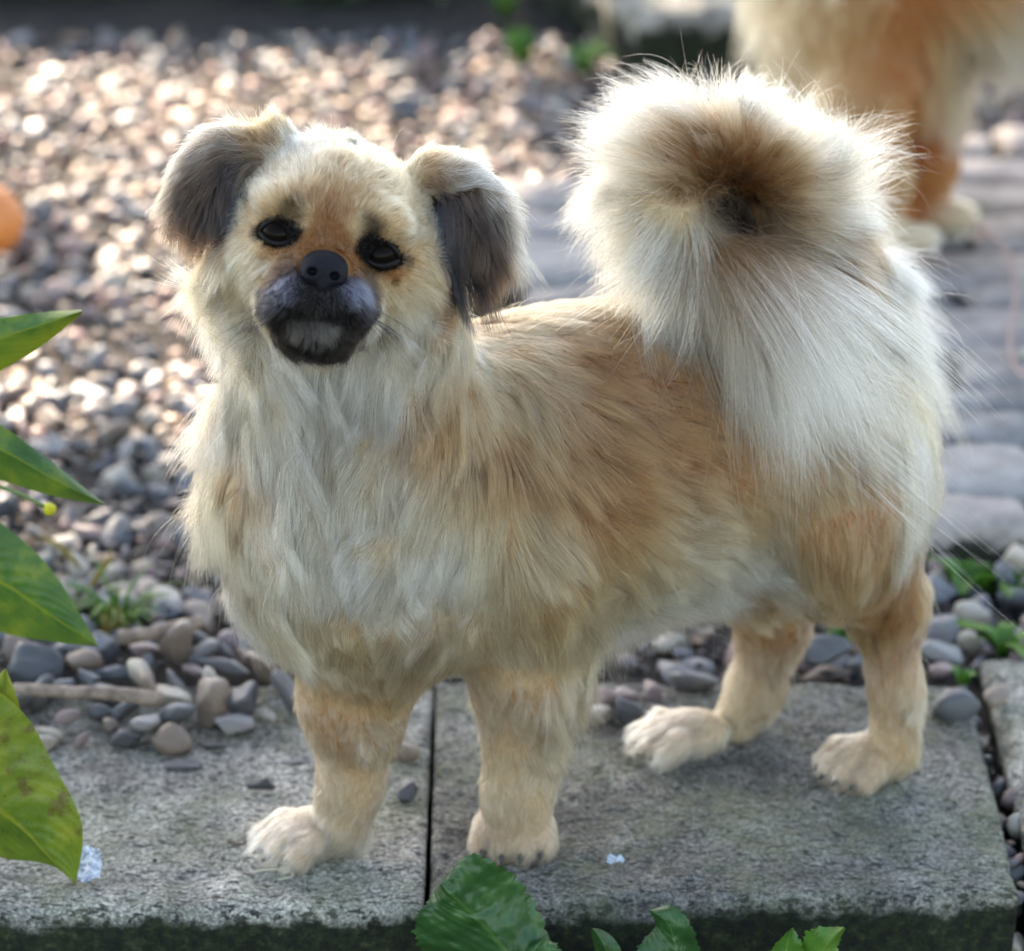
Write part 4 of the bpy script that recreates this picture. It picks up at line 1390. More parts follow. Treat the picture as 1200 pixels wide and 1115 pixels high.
# ------------------------------------------------------------------ gravel: the largest pebbles in view as single things, the rest as one mass
px = proj(pts[:, :3])
dpt = (pts[:, :3] - CAM) @ LOOK
size = pts[:, 3] * F_PX / dpt
inview = (px[:, 0] > -15) & (px[:, 0] < 1215) & (px[:, 1] > -10) & (px[:, 1] < 1120)
cand = np.argsort(-np.where(inview, size, 0))
solo = []
for i in cand:
    if len(solo) >= 286 or not inview[i]:
        break
    d = Vector(pts[i, :3] - CAM)
    hit = BVH.ray_cast(Vector(CAM), d.normalized())
    if hit[0] is None or (hit[0] - Vector(CAM)).length > d.length:
        solo.append(i)
solo = set(solo)
SHAPES = [pebble_mesh('pebble', 40 + i, sharp=[6, 9, 22, 36][i % 4], nplanes=[11, 9, 8, 7][i % 4], flat=[0.55, 0.7, 0.5, 0.8][(i // 2) % 4]) for i in range(16)]
SHAPE_K = {}


def shape_for(i, k):
    if (i, k) not in SHAPE_K:
        me = SHAPES[i].copy()
        me.materials.clear()
        me.materials.append(STONE[k])
        SHAPE_K[i, k] = me
    return SHAPE_K[i, k]


def zone(u, v):
    if u < 420 and v < 620:
        return 'in the gravel left of the dog, level with its neck and ears'
    if u < 420:
        return 'heaped behind the left slab beside the dog\'s chest'
    if u > 1100 and v > 840:
        return 'in the gap between the right-hand slabs'
    if u > 930:
        return 'behind the slab near the dog\'s nearer hind leg'
    return 'behind the slab under the dog\'s belly'


for i in solo:
    k = KINDS_[kinds[i]]
    o = link('pebble', shape_for(rg.randrange(16), k))
    o.location = pts[i, :3]
    tl = .65 if pts[i, 2] > -.004 else .4
    o.rotation_euler = (rg.gauss(0, tl), rg.gauss(0, tl), rg.uniform(0, 6.28))
    s = pts[i, 3]
    o.scale = (s * rg.uniform(0.95, 1.35), s * rg.uniform(.9, 1.1), s * rg.uniform(.85, 1.25))
    z_ = zone(*px[i])
    tag(o, f'{k} pebble lying {z_}', 'pebble', f'{k} pebbles {z_}')

rest = np.array([i for i in range(len(pts)) if i not in solo])
rr = np.random.default_rng(21)
vs_, fs_, cs_, off = [], [], [], 0
lib = {s: [pebble_verts(s, 300 + i, sharp=[5, 8, 12][i % 3]) for i in range(12)] for s in (1, 2)}
for i in rest:
    sub = 2 if pts[i, 1] < 0.9 and inview[i] else 1
    V, Fc = lib[sub][rr.integers(12)]
    a, b, c = rr.uniform(0, 6.28), rr.normal(0, .35), rr.normal(0, .35)
    Rm = np.array(Matrix.Rotation(a, 3, 'Z') @ Matrix.Rotation(b, 3, 'X') @ Matrix.Rotation(c, 3, 'Y'))
    vs_.append((V * pts[i, 3] * rr.uniform(.85, 1.25, 3)) @ Rm.T + pts[i, :3])
    fs_.append(Fc + off)
    off += len(V)
    pal = PAL[KINDS_[kinds[i]]]
    cs_.append(np.tile(np.array(pal[rr.integers(len(pal))]) * np.array([1.1, 1.0, 0.93]) * rr.uniform(.9, 1.45), (len(V), 1)))
gm = mesh_from('gravel', np.concatenate(vs_), np.concatenate(fs_))
vcol(gm, 'stone', np.concatenate(cs_))
tag(link('gravel', gm, M_GRAVEL), kind='stuff')
# grit and crumbs between the stones and on the slabs
gr = np.random.default_rng(33)
gv, gf, gc, off = [], [], [], 0
for i in range(5200):
    if i < 4300:
        p_ = np.array([gr.uniform(-0.42, 0.46), gr.uniform(0.17, 0.62), 0.0])
        if p_[0] > -0.03 and p_[1] > 0.345:
            continue
        p_[2] = gr.uniform(-0.022, -0.010) + 0.016 * math.exp(-((p_[1] - 0.24) / 0.07) ** 2) * (p_[0] < 0)
        if p_[1] < 0.2:
            p_[2] = 0.001
            if gr.random() < 0.6 or p_[0] > -0.1:
                continue
        s_ = gr.uniform(0.0015, 0.004)
    else:
        p_ = G(gr.uniform(-40, 1180), gr.uniform(800, 1040), 0.001)
        s_ = 0.0005 + 0.0013 * gr.random() ** 4
    V, Fc = lib[1][gr.integers(12)]
    gv.append(V * s_ * gr.uniform(.7, 1.3, 3) + p_)
    gf.append(Fc + off)
    off += len(V)
    gc.append(np.tile(np.array([(0.12, 0.105, 0.095), (0.07, 0.06, 0.052), (0.2, 0.18, 0.16), (0.05, 0.046, 0.043)][gr.integers(4)]), (len(V), 1)))
gm = mesh_from('grit', np.concatenate(gv), np.concatenate(gf))
vcol(gm, 'stone', np.concatenate(gc))
tag(link('grit', gm, M_GRAVEL), kind='stuff')

# ------------------------------------------------------------------ single stones one can point to
ss = 900


def stone(u, v, w, kind, label, flat=0.6, sharp=7, z=None, asp=1.0, rot=0.0, name='stone', rise=0.55, tilt=0.0):
    """w = width in photo pixels, (u, v) its centre; rests on height z"""
    global ss
    ss += 1
    z = 0.0 if z is None else z
    g = G(u, v, z)
    r = mm(w, g) / 2
    me = pebble_mesh(name, ss, sharp=sharp if sharp < 9 else sharp * 2.2, flat=flat, nplanes=11 if sharp < 9 else 8)
    co = np.array([x.co[:] for x in me.vertices])
    o = link(name, me, STONE[kind])
    o.scale = (r, r * asp, r)
    o.rotation_euler = (tilt, 0, rot)
    g = G(u, v, z + r * flat * rise)
    o.location = g
    tag(o, label, 'stone')
    return o


for a_, kw_ in STONES:
    stone(*a_, **kw_)


M_TWIG = mat_plain('dry_twig', (0.26, 0.20, 0.16), 0.85, 0.2, 0, 140, 0.45, 0.6)
V, Fc = tube(poly([G(18, 806, .033), G(70, 811, .036), G(120, 813, .037), G(190, 820, .034)], 24), 0.0034, 0.0042, 10, 3, 0.25)
tag(link('twig', mesh_from('twig', V, Fc), M_TWIG), 'long straight brown twig lying across the pebbles at the left', 'twig')
V, Fc = tube(poly([G(140, 748, .028), G(185, 741, .032), G(236, 729, .030)], 18), 0.0046, 0.0040, 10, 8, 0.2)
tag(link('twig', mesh_from('twig', V, Fc), M_TWIG), 'short brown twig behind the grass tuft, under the chest', 'twig')
M_STRAW = mat_plain('dry_straw', (0.50, 0.45, 0.32), 0.7)
V, Fc = tube(poly([G(292, 1022, .001), G(318, 1019, .003), G(338, 1021, .002), G(343, 1027, .001), G(325, 1031, .001)], 24), 0.0005, 0.0004, 6)
tag(link('straw', mesh_from('straw', V, Fc), M_STRAW), 'curved bit of dry straw below the left front paw', 'straw')
V, Fc = tube(poly([G(268, 985, .001), G(282, 990, .003), G(296, 982, .003)], 14), 0.0012, 0.0004, 6)
tag(link('dry_stalk', mesh_from('dry_stalk', V, Fc), mat_plain('dark_stalk', (0.10, 0.075, 0.06), 0.9)), 'tiny dark dried stalk just left of the left front paw', 'stalk')
def mat_foil():
    m = NT('streaked_foil')
    tc = m.n('TexCoord').outputs['Object']
    m.color(m.ramp(m.noise(tc, 260, 3, 0.6, 1.2), [(0.36, (0.10, 0.13, 0.20)), (0.47, (0.32, 0.38, 0.45)), (0.6, (0.58, 0.64, 0.68))]))
    m.set(Roughness=0.3)
    return m.m


M_FOIL = mat_foil()


def scrap(name, u, v, w, h, label, seed, z=0.002):
    n = 9
    r = np.random.default_rng(seed)
    c = G(u, v, z)
    V, Fc = [], []
    for layer in (0, 1):
        for i in range(n):
            for j in range(n):
                a, b = i / (n - 1) - .5, j / (n - 1) - .5
                V.append(c + [a * w * (1 - 0.25 * b) + 0.05 * w * math.sin(b * 7 + seed), b * h * (1 + 0.2 * math.sin(a * 6 + seed)), 0.10 * w * math.sin(a * 8 + seed + b * 4) + 0.002 + 0.35 * h * (b + .5) - layer * 0.0003])
    for i in range(n - 1):
        for j in range(n - 1):
            k = i * n + j
            Fc.append((k, k + n, k + n + 1, k + 1))
            Fc.append((k + n * n, k + 1 + n * n, k + n + 1 + n * n, k + n + n * n))
    o = link(name, mesh_from(name, V, Fc), M_FOIL)
    tag(o, label, 'litter')


scrap('plastic_scrap', 104, 1023, 0.014, 0.022, 'crumpled pale bluish scrap at the tip of the spotted leaf', 1, 0.003)
scrap('foil_scrap', 721, 1012, 0.009, 0.005, 'tiny shiny scrap on the slab right of the front paws', 2, 0.001)

# ------------------------------------------------------------------ leaves and plants
LG = mat_leaf('strap_leaf', (0.05, 0.14, 0.03), (0.09, 0.21, 0.04), (0.30, 0.36, 0.045), trans=0.5)
SPOT = mat_leaf('spotted_leaf', (0.08, 0.16, 0.02), (0.15, 0.24, 0.024), (0.34, 0.36, 0.04), spots=(0.16, 0.12, 0.03), trans=0.4)
DOCK = mat_leaf('crinkled_leaf', (0.022, 0.075, 0.022), (0.035, 0.11, 0.028), (0.08, 0.19, 0.045), trans=0.3)
BRITE = mat_leaf('fresh_leaf', (0.06, 0.17, 0.025), (0.10, 0.25, 0.035), (0.22, 0.36, 0.07), trans=0.45)
DARKL = mat_leaf('shrub_leaf', (0.015, 0.03, 0.012), (0.028, 0.05, 0.018), (0.05, 0.08, 0.03), trans=0.25)
TREEL = mat_leaf('tree_leaf', (0.03, 0.06, 0.02), (0.05, 0.09, 0.025), (0.08, 0.13, 0.04), trans=0.3)


def leaf_mesh(rib, w, n_hint, prof='lance', fold=0.25, wave=0.0, crinkle=0.0, teeth=0.0, edge=0.0, seed=0, nl=34, nw=9, side=(1, 1), name='leaf', thick=0.0004):
    """blade along the midrib points; w half width in metres; n_hint the way its face looks"""
    R_ = poly(rib, nl)
    t = np.linspace(0, 1, nl)
    if prof == 'lance':
        W_ = np.sin(np.pi * np.clip(t, 0, 1) ** 0.75) ** 0.85
    elif prof == 'ovate':
        W_ = np.sin(np.pi * np.clip(t, 0, 1) ** 0.55) ** 0.7
    else:                                         # blunt, broad towards the tip
        W_ = np.clip(np.sin(np.pi * np.clip(t, 0, 1) ** 1.5), 0, 1) ** 0.5
    W_ = np.maximum(W_, 0.02)
    V, uv = [], []
    for layer in (0, 1):
        for i in range(nl):
            d = R_[min(i + 1, nl - 1)] - R_[max(i - 1, 0)]
            d /= np.linalg.norm(d)
            s = np.cross(d, n_hint)
            s /= np.linalg.norm(s)
            nn = np.cross(s, d)
            for x in np.linspace(-1, 1, nw):
                hw = w * W_[i] * (side[0] if x < 0 else side[1])
                tt = 1 + teeth * (abs(x) > 0.9) * (math.sin(i * 2.1 + seed) + 0.6 * math.sin(i * 0.9 + 2 * seed))
                p = R_[i] + s * x * hw * tt
                p = p + nn * (fold * abs(x) * hw + wave * w * math.sin(t[i] * 9 + seed + (2 if x > 0 else 0)) * x * x)
                p = p - nn * thick * layer
                V.append(p)
                uv.append((x, t[i], edge * max(0, abs(x) * 1.6 - 0.75) + edge * max(0, t[i] * 3.4 - 2.6)))
    V, uv = np.array(V), np.array(uv)
    if crinkle:
        V += np.asarray(n_hint) * (crinkle * (fbm(V * 110 + seed, 3) - 0.5))[:, None]
    m = nl * nw
    Fc = []
    for i in range(nl - 1):
        for j in range(nw - 1):
            k = i * nw + j
            Fc.append((k, k + 1, k + nw + 1, k + nw))
            Fc.append((k + m, k + nw + m, k + nw + 1 + m, k + 1 + m))
    me = mesh_from(name, V, Fc)
    a = me.attributes.new('leafuv', 'FLOAT_VECTOR', 'POINT')
    a.data.foreach_set('vector', uv.astype(np.float32).ravel())
    return me


def outline_leaf(upper, rib, lower, y0, name='leaf', nl=40, nw=8, fold=0.006, lean=0.0, wave=0.0015, crinkle=0.0, teeth=0.0, edge=(0, 0), seed=0, thick=0.0004):
    """a blade given by its two margins and midrib (photo pixels, base to tip) standing at depth y0; margins bend back by fold, tip by lean"""
    U_, Rb, Lw = [poly(np.array(q, float), nl) for q in (upper, rib, lower)]
    xs_ = np.linspace(-1, 1, 2 * nw + 1)
    V, uv = [], []
    for layer in (0, 1):
        for i in range(nl):
            t = i / (nl - 1)
            for x in xs_:
                m_ = U_[i] if x < 0 else Lw[i]
                q = Rb[i] + (m_ - Rb[i]) * abs(x) * (1 + teeth * (abs(x) > 0.9) * (math.sin(i * 2.3 + seed) + 0.7 * math.sin(i * 1.1 + seed * 2 + (x > 0))))
                yy = y0 + lean * t + fold * abs(x) ** 1.3 + wave * math.sin(t * 8 + seed + 2 * (x > 0)) * x * x * 2 + layer * thick
                V.append(P(q[0], q[1], yy))
                e_ = edge[0] if x < 0 else edge[1]
                uv.append((x, t, e_ * min(1, abs(x) * 1.3) + 0.4 * max(edge) * max(0, t * 4 - 3.2)))
    V, uv = np.array(V), np.array(uv)
    if crinkle:
        V += FACE * (crinkle * (fbm(V * 95 + seed, 3) - 0.5))[:, None]
    w_ = len(xs_)
    m = nl * w_
    Fc = []
    for i in range(nl - 1):
        for j in range(w_ - 1):
            k = i * w_ + j
            Fc.append((k, k + 1, k + w_ + 1, k + w_))
            Fc.append((k + m, k + w_ + m, k + w_ + 1 + m, k + 1 + m))
    me = mesh_from(name, V, Fc)
    a = me.attributes.new('leafuv', 'FLOAT_VECTOR', 'POINT')
    a.data.foreach_set('vector', uv.astype(np.float32).ravel())
    return me


def hint(*v):
    v = np.array(v, float)
    return v / np.linalg.norm(v)


FACE = -LOOK
STALK = mat_plain('green_stalk', (0.12, 0.20, 0.05), 0.5)
yl = 0.02
base = G(-330, 760, 0.0)
lp = empty('broad_leaf_plant', base)
tag(lp, 'plant with long smooth green leaves reaching in from the left edge', 'plant')
for up_, rb_, lo_, kw in (
    ([(-200, 425), (-60, 384), (0, 373), (50, 366), (95, 363)], [(-200, 480), (-60, 418), (0, 396), (50, 380), (96, 365)], [(-200, 570), (-60, 478), (0, 436), (50, 405), (96, 368)], dict(edge=(0, 0.9), seed=1, lean=-.02)),  # lower half tinted yellow: light through the blade is put into its colour
    ([(-200, 430), (-60, 468), (0, 498), (60, 541), (122, 590)], [(-200, 470), (-60, 504), (0, 526), (60, 560), (122, 591)], [(-200, 525), (-60, 546), (0, 563), (60, 581), (122, 592)], dict(edge=(0.0, 0.35), seed=2, lean=-.02)),
    ([(-230, 510), (-80, 568), (0, 613), (60, 668), (115, 756)], [(-230, 600), (-80, 648), (0, 682), (60, 722), (115, 757)], [(-230, 670), (-80, 712), (0, 741), (60, 752), (115, 758)], dict(edge=(0.05, 0.3), seed=3, lean=-.03)),
):
    link('leaf', outline_leaf(up_, rb_, lo_, yl, **kw), LG, lp)
    r0_ = P(*rb_[0], yl)
    V, Fc = tube(poly([base, (base + r0_) / 2 + [0.02, 0, 0.01], r0_, P(*rb_[1], yl + .001)], 14), 0.003, 0.0018, 8)
    link('stalk', mesh_from('stalk', V, Fc), STALK, lp)

bp = empty('bud_stem', G(-200, 700, 0))
tag(bp, 'thin stem ending in a small round yellow bud, between two long leaves', 'flower bud')
V, Fc = tube(poly([G(-200, 700, 0), P(-120, 560, .03), P(-40, 560, .03), P(20, 578, .03), P(52, 594, .03)], 30), 0.0014, 0.0010, 8)
link('stem', mesh_from('stem', V, Fc), STALK, bp)
Vs2, Fs2 = ICO[3]
c = P(58, 597, .03)
link('bud', mesh_from('bud', Vs2 * 0.0038 * (1 + 0.08 * np.sin(Vs2[:, :1] * 9)) + c, Fs2), mat_plain('yellow_bud', (0.55, 0.50, 0.03), 0.6, 0.3, 0, 700, 0.3, 0.4), bp)

ys_ = -0.10
spb = G(-120, 1085, ROOT_Z + 0.004)
sl = empty('spotted_leaf_plant', spb)
tag(sl, 'upright yellow green leaf with brown spots at the lower left edge', 'plant')
for up_, rb_, lo_, dy, kw in (
    ([(-120, 800), (-40, 792), (25, 833), (62, 895), (96, 967), (89, 1037)], [(-120, 880), (-40, 922), (0, 952), (27, 973), (55, 1003), (89, 1037)], [(-120, 960), (-40, 985), (0, 1005), (40, 1010), (67, 1018), (89, 1038)], 0, dict(edge=(0.25, 0.2), seed=4, crinkle=0.003, nl=60, nw=12)),
    ([(-70, 930), (-50, 870), (-20, 815), (5, 784)], [(-40, 950), (-15, 890), (0, 835), (6, 784)], [(0, 960), (30, 880), (22, 825), (7, 784)], 0.012, dict(edge=(0.9, 0.9), seed=9, crinkle=0.002)),
):
    link('leaf', outline_leaf(up_, rb_, lo_, ys_ + dy, **kw), SPOT, sl)
    r0_ = P(*rb_[0], ys_ + dy)
    V, Fc = tube(poly([spb, (spb + r0_) / 2 + [-.01, 0, 0], r0_, P(*rb_[1], ys_ + dy + .001)], 14), 0.003, 0.002, 8)
    link('stalk', mesh_from('stalk', V, Fc), STALK, sl)

yf = -0.165


def front_weed(name, label, leaves, mat, root):
    e = empty(name, root)
    tag(e, label, 'plant')
    for up_, rb_, lo_, kw in leaves:
        link('leaf', outline_leaf(up_, rb_, lo_, yf, **kw), mat, e)
        r0_ = P(*rb_[0], yf + .001)
        V, Fc = tube(poly([root, (root + r0_) / 2 + [0, -0.004, 0.004], r0_], 10), 0.0024, 0.0018, 8)
        link('stalk', mesh_from('stalk', V, Fc), STALK, e)
    return e


front_weed('dock_plant', 'dark green crinkled broad leaf rising in front of the slab joint', [
    ([(690, 1190), (655, 1125), (632, 1070), (608, 1032), (584, 1014), (550, 1002), (516, 1034)], [(640, 1180), (605, 1130), (575, 1094), (555, 1074), (540, 1060), (528, 1048), (516, 1036)], [(560, 1190), (510, 1135), (487, 1100), (489, 1072), (499, 1060), (508, 1046), (515, 1038)], dict(seed=5, crinkle=0.010, teeth=0.035, nl=70, nw=16, fold=0.010, wave=0.004)),
    ([(650, 1180), (640, 1140), (655, 1112), (640, 1100)], [(620, 1180), (615, 1140), (625, 1115), (638, 1100)], [(590, 1180), (585, 1140), (600, 1112), (636, 1100)], dict(seed=6, crinkle=0.005, teeth=0.10, wave=0.004)),
], DOCK, G(665, 1190, ROOT_Z + 0.004))
front_weed('dock_plant', 'two small dark green leaves in front of the slab, right of the crinkled broad leaf', [
    ([(830, 1190), (822, 1130), (812, 1088), (790, 1062), (762, 1066)], [(790, 1190), (795, 1135), (790, 1100), (780, 1080), (762, 1067)], [(740, 1180), (738, 1135), (752, 1104), (768, 1085), (761, 1068)], dict(seed=7, crinkle=0.007, teeth=0.05, wave=0.003, nl=50, nw=12)),
    ([(745, 1180), (735, 1135), (724, 1106), (708, 1091), (694, 1088)], [(722, 1180), (716, 1135), (710, 1112), (702, 1098), (694, 1088)], [(700, 1180), (698, 1135), (697, 1114), (694, 1100), (693, 1088)], dict(seed=8, crinkle=0.002)),
], DOCK, G(770, 1190, ROOT_Z + 0.004))
front_weed('dock_plant', 'bright light green leaf tips cut off by the bottom edge of the picture', [
    ([(900, 1190), (895, 1135), (905, 1112), (928, 1087)], [(928, 1190), (922, 1140), (922, 1112), (928, 1088)], [(960, 1190), (946, 1140), (940, 1108), (929, 1087)], dict(seed=10, crinkle=0.004, teeth=0.08, wave=0.003)),
    ([(935, 1190), (938, 1130), (946, 1092), (988, 1086)], [(960, 1190), (962, 1140), (966, 1112), (989, 1087)], [(995, 1190), (988, 1140), (982, 1112), (991, 1088)], dict(seed=12, crinkle=0.004, teeth=0.08, wave=0.003)),
], BRITE, G(950, 1190, ROOT_Z + 0.004))


def weed(u, v, z, h, n, label, seed, spread=0.9, w=0.28, mat=BRITE, group=None, name='weed'):
    r = np.random.default_rng(seed)
    c = G(u, v, z)
    e = empty(name, c)
    tag(e, label, 'weed', group)
    for k in range(n):
        a = k * 2.4 + r.uniform(-.4, .4)
        d = np.array([math.cos(a), math.sin(a), 0])
        L = h * r.uniform(0.7, 1.3)
        tip_ = c + d * L * spread * r.uniform(.5, 1.1) + np.array([0, 0, L * r.uniform(0.35, 0.95)])
        mid = c + d * L * 0.35 + np.array([0, 0, L * 0.6])
        link('leaf', leaf_mesh([c, mid, tip_], L * w * r.uniform(.8, 1.2), hint(*(np.array([0, 0, 1.0]) - d * 0.4)), 'lance', fold=0.3, wave=0.2, teeth=0.12, seed=k + seed, nl=14, nw=5), mat, e)


weed(1112, 655, -0.02, 0.030, 10, 'bushy green weed at the foot of the path edge, nearest to the dog\'s hind leg', 31)
weed(1140, 712, -0.02, 0.030, 11, 'bright green weed just behind the pale stones right of the hock', 32)
weed(1190, 715, -0.02, 0.032, 11, 'spreading green weed cut off by the right picture edge', 33, 1.1)
weed(1175, 772, -0.01, 0.022, 7, 'low grey green weed above the reddish brown stone', 34, 1.2, 0.2)
weed(985, 757, -0.01, 0.020, 7, 'small bright green weed between the dog\'s hind legs', 35)
weed(1128, 805, -0.006, 0.016, 4, 'tiny green sprout behind the big dark stone', 36, 0.6)
weed(592, 22, -0.01, 0.030, 6, 'blurred green sprout at the back edge of the gravel', 37, 0.4)
weed(613, 78, -0.01, 0.040, 6, 'tall blurred green sprout on the gravel above the tail', 38, 0.4)
weed(684, 88, -0.01, 0.035, 7, 'blurred grey green weed left of the stone step', 39, 0.9)
weed(705, 300, 0.02, 0.02, 4, 'small weed in a path joint behind the tail', 40, 0.7)

gt = G(138, 742, -0.006)
e = empty('grass_tuft', gt)
tag(e, 'small tuft of grass with yellowed base among the pebbles at the left', 'grass tuft')
r = np.random.default_rng(8)
for k in range(60):
    a = r.uniform(0, 6.28)
    d = np.array([math.cos(a), math.sin(a), 0])
    L = r.uniform(0.022, 0.055)
    b0 = gt + d * r.uniform(0, 0.010)
    rib = [b0, b0 + d * L * .25 + [0, 0, L * .55], b0 + d * L * r.uniform(.5, .95) + [0, 0, L * r.uniform(.4, .8)]]
    link('blade', leaf_mesh(rib, r.uniform(.0007, .0014), hint(*(np.array([0, 0, 1.0]) - d * .5)), 'lance', fold=0.3, nl=10, nw=3, seed=k, edge=0.3), BRITE, e)
DRYL = mat_leaf('yellowed_blade', (0.22, 0.15, 0.04), (0.34, 0.26, 0.06), (0.5, 0.42, 0.14), trans=0.3)
for k, (u1, v1, u2, v2, w) in enumerate(((118, 742, 132, 705, 5), (130, 745, 140, 712, 6), (125, 748, 118, 720, 6), (140, 745, 150, 722, 5), (105, 690, 132, 650, 5), (95, 668, 40, 625, 4))):
    p0, p1 = G(u1, v1, 0.0), P(u2, v2, G(u1, v1, 0)[1] + .002)
    link('dry_blade', leaf_mesh([p0, (p0 + p1) / 2 + [0.002, 0, .003], p1], mm(w, p0), hint(0.1, -0.8, .6), 'lance', fold=0.3, nl=12, nw=3, seed=k), DRYL, e)

# ------------------------------------------------------------------ orange ball, cord
c = G(-14, 300, -0.004)
rb = mm(44, c)
V = Vs * rb + c + np.array([0, 0, rb])
V -= np.sign(Vs[:, :1]) * 0
seam = np.exp(-(Vs[:, :1] * 0.8 + 0.35 * np.sin(Vs[:, 1:2] * 3)) ** 2 / 0.0015)
tag(link('ball', mesh_from('ball', V - Vs * seam * 0.0016, Fs), mat_plain('orange_rubber', (0.60, 0.20, 0.05), 0.5, 0.5, 0, 300, 0.15, 0.2)), 'bright orange ball lying on sunlit gravel, cut by the left edge', 'ball')
V, Fc = tube(poly([G(1135, 262, .03), G(1165, 280, .03), G(1184, 305, .03), G(1190, 350, .03), G(1184, 395, .03), G(1190, 430, .03), G(1215, 450, .03)], 60), 0.0022, 0.0022, 8)
tag(link('cord', mesh_from('cord', V, Fc), mat_plain('pale_cord', (0.36, 0.25, 0.22), 0.8)), 'thin pale pinkish cord lying over the path at the right', 'cord')

# ------------------------------------------------------------------ the second dog (only its hindquarters are in the picture)
pr2 = []
pr_keep, pr = pr, pr2
A = pr2.append
yb = G(1090, 268, PATH_Z)[1]
E_(985, 20, yb + .02, 78, 120, 0.085, k=0.03)
E_(1040, 70, yb - .01, 78, 95, 0.055, k=0.03)
C_((1050, 110, yb, 52), (1088, 190, yb, 27), k=0.02)
C_((1088, 190, yb, 27), (1082, 240, yb, 22), k=0.02)
C_((1078, 252, yb, 22), (1128, 254, yb - .01, 17), k=0.01)
C_((1010, 120, yb - .06, 52), (1035, 205, yb - .07, 26), k=0.02)
C_((1035, 205, yb - .07, 26), (1030, 262, yb - .07, 21), k=0.02)
C_((1030, 276, yb - .07, 20), (1082, 280, yb - .08, 16), k=0.01)
C_((1000, -40, yb, 100), (1360, -60, yb, 108), k=0.03)
C_((1360, -30, yb, 95), (1400, 110, yb - .03, 40), k=0.03)
C_((1400, 110, yb - .03, 36), (1400, 255, yb - .03, 25), k=0.02)
C_((1400, 265, yb - .03, 25), (1435, 268, yb - .04, 18), k=0.01)
C_((1350, 0, yb + .06, 80), (1340, 250, yb + .06, 28), k=0.03)
C_((1400, -90, yb, 90), (1480, -230, yb, 75), k=0.03)
E_(1500, -270, yb, 90, 80, 0.062, k=0.03)
C_((1530, -270, yb - .02, 50), (1600, -250, yb - .03, 34), k=0.02)
C_((980, -60, yb + .02, 55), (960, -220, yb + .02, 60), k=0.03)
BODY2 = Body(pr2, 0.006)
V2, Q2 = BODY2.mesh()
BVH2 = BVHTree.FromPolygons([Vector(v) for v in V2], Q2.tolist())
G2 = Guides(BODY2, BVH2)
OR, OB, CM = (156, 94, 44), (128, 68, 28), (174, 138, 92)
for it in (((925, 30), (-0.5, 1), 40, .35, CM, LC, 20), ((950, 100), (-0.2, 1), 36, .3, CM, LC, 20), ((1000, 40), (0, 1), 34, .3, TN, CM, 25), ((1060, 40), (0.1, 1), 26, .25, OB, OR, 25), ((1060, 110), (0.1, 1), 20, .25, OB, OR, 20),
           ((1000, 130), (0, 1), 30, .3, TN, CM, 25), ((1090, 180), (0, 1), 12, .2, OB, OR, 20), ((1085, 230), (0, 1), 10, .2, OB, OR, 16), ((1125, 252), (0.6, 0.6), 9, .2, LC, WH, 14), ((1080, 278), (0.6, 0.6), 9, .2, LC, WH, 14), ((1035, 230), (0, 1), 12, .2, TN, CM, 16),
           ((1140, 40), (0.3, 1), 60, .4, CM, LC, 25), ((1180, 40), (0.3, 1), 60, .4, LC, WH, 25), ((1130, -20), (0.6, 0.6), 30, .3, OB, OR, 30), ((1300, -60), (0.6, 0.6), 30, .3, OB, OR, 40), ((1400, 150), (0, 1), 14, .2, TN, CM, 30), ((960, -180), (0, 1), 50, .4, CM, LC, 40), ((1500, -270), (0.4, 0.4), 20, .3, TN, CM, 40)):
    G2.add('B', it[0], it[1], it[2], it[3], it[4], it[5], it[6])
dog2 = empty('dog', (0.4, yb, PATH_Z))
tag(dog2, 'larger ginger dog standing on the path behind, only its hindquarters showing, blurred', 'dog')
me2 = mesh_from('body', V2, Q2)
e2 = G2.eval(V2, 'B')
vcol(me2, 'fur_colour', e2['root'] * .6 + e2['tip'] * .4)
link('body', me2, M_SKIN, dog2)
BV, (T, ar) = V2, tri_areas(V2, Q2)
X2 = roots(0.16, 5)
N2 = BODY2.grad(X2)
hp, fl = grow(BODY2, X2, N2, G2.eval(X2, 'B'), K=6, seed=9, droop=0.3, wob=0.2, noise_f=50, clump=(10, .5, 60, .3))
e2 = G2.eval(X2, 'B')
hair_object('coat', hp, e2['root'], e2['tip'], 0.0004, dog2, M_HAIR)
for sgn in (-1, 1):
    cc = P(1545, -290 + 0 * sgn, yb - 0.02 + sgn * 0.05)
    link('eye', mesh_from('eye', Vs * 0.010 + cc, Fs), M_EYE, dog2)
cc = P(1632, -250, yb - .035)
link('nose', mesh_from('nose', Vs * np.array([.014, .012, .011]) + cc, Fs), M_NOSE, dog2)

# ------------------------------------------------------------------ planting behind, and unseen trees added to shade the dogs and path
def leaf_cloud(n, cfun, size, seed):
    r = np.random.default_rng(seed)
    c = cfun(r, n)
    a = r.normal(size=(n, 3))
    a /= np.linalg.norm(a, axis=1, keepdims=True)
    b = np.cross(a, r.normal(size=(n, 3)))
    b /= np.linalg.norm(b, axis=1, keepdims=True)
    nn = np.cross(a, b)
    s = size * r.uniform(.6, 1.3, (n, 1))
    V = np.stack([c - a * s, c - b * s * .45 + nn * s * .1, c + a * s, c + b * s * .45 + nn * s * .1], 1).reshape(-1, 3)
    Fq = np.arange(n * 4).reshape(n, 4)
    me = mesh_from('foliage', V, Fq)
    at = me.attributes.new('leafuv', 'FLOAT_VECTOR', 'POINT')
    uv = np.tile(np.array([[0, 0, 0], [.6, .5, 0], [0, 1, 0], [.6, .5, 0]], np.float32), (n, 1))
    at.data.foreach_set('vector', uv.ravel())
    return me


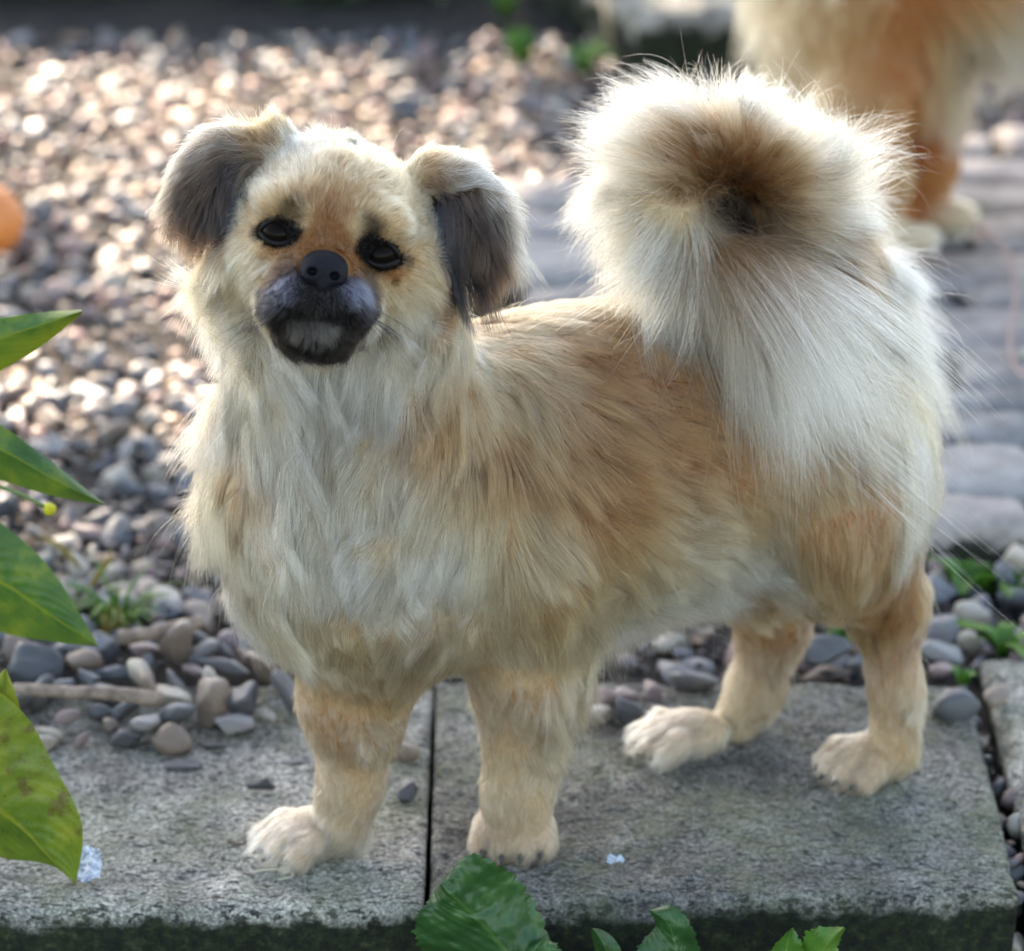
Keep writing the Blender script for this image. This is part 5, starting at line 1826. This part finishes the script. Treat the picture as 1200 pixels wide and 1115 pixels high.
def ball_cloud(c, R_, clumps, cr):
    def f(r, n):
        k = r.normal(size=(clumps, 3))
        k /= np.linalg.norm(k, axis=1, keepdims=True)
        k *= r.uniform(0.15, 1, (clumps, 1)) ** (1 / 2.2)
        q = k[r.integers(clumps, size=n)] * np.asarray(R_) + r.normal(size=(n, 3)) * cr
        return q + np.asarray(c)
    return f


hx = 0
for (hu, seed) in ((-60, 1), (130, 2), (330, 3), (520, 4)):
    c = G(hu, 16, -0.02)
    e = empty('low_shrub', c)
    tag(e, ['dark low shrub behind the gravel at the top left corner', 'dark low shrub behind the gravel, second from the left', 'dark low shrub behind the gravel, above the dog\'s forehead', 'dark low shrub behind the gravel, right-hand end'][seed - 1], 'shrub')
    link('foliage', leaf_cloud(2600, ball_cloud(c + [0, 0.16, 0.12], (0.16, 0.13, 0.12), 40, 0.03), 0.016, seed), DARKL, e)
    for k in range(5):
        a = k * 1.26
        V, Fc = tube(poly([c + [0, .12, 0], c + [math.cos(a) * .05, .12 + math.sin(a) * .05, .10], c + [math.cos(a) * .12, .14 + math.sin(a) * .1, .2]], 8), .005, .002, 6)
        link('stem', mesh_from('stem', V, Fc), M_BARK, e)


def shade_tree(label, target, s, R_, n, leafs, seed, clumps=60, cr=0.16):
    c = np.array([*target, 0.0]) + SUN_DIR * s  # added crown sits on the sun line, so its shade lands on target
    ft = np.array([c[0] - 1.1, c[1] + 0.6, -0.05])
    e = empty('shade_tree', ft)
    tag(e, label, 'shade_tree')
    V, Fc = tube(poly([ft, ft + [0.05, 0, c[2] * .4], (ft + c) / 2 + [0, 0, c[2] * .25], c], 24), 0.16, 0.05, 12, seed, 0.2)
    link('trunk', mesh_from('trunk', V, Fc), M_BARK, e)
    r = np.random.default_rng(seed)
    for k in range(7):
        d = r.normal(size=3) * np.asarray(R_) * .6
        V, Fc = tube(poly([c + [0, 0, -R_[2] * .7], c + d * .5, c + d], 10), .04, .012, 8, k)
        link('limb', mesh_from('limb', V, Fc), M_BARK, e)
    link('crown', leaf_cloud(n, ball_cloud(c, R_, clumps, cr), leafs, seed), TREEL, e)


shade_tree('leafy crown on a trunk, added out of view to shade the small dog', (0.05, -1.42), 8.0, (2.3, 1.6, 1.6), 17000, 0.10, 51)
shade_tree('smaller leafy crown on a trunk, added out of view to shade the second dog', (0.93, 0.76), 6.5, (1.0, 0.62, 0.62), 5600, 0.08, 52, 60, 0.13)
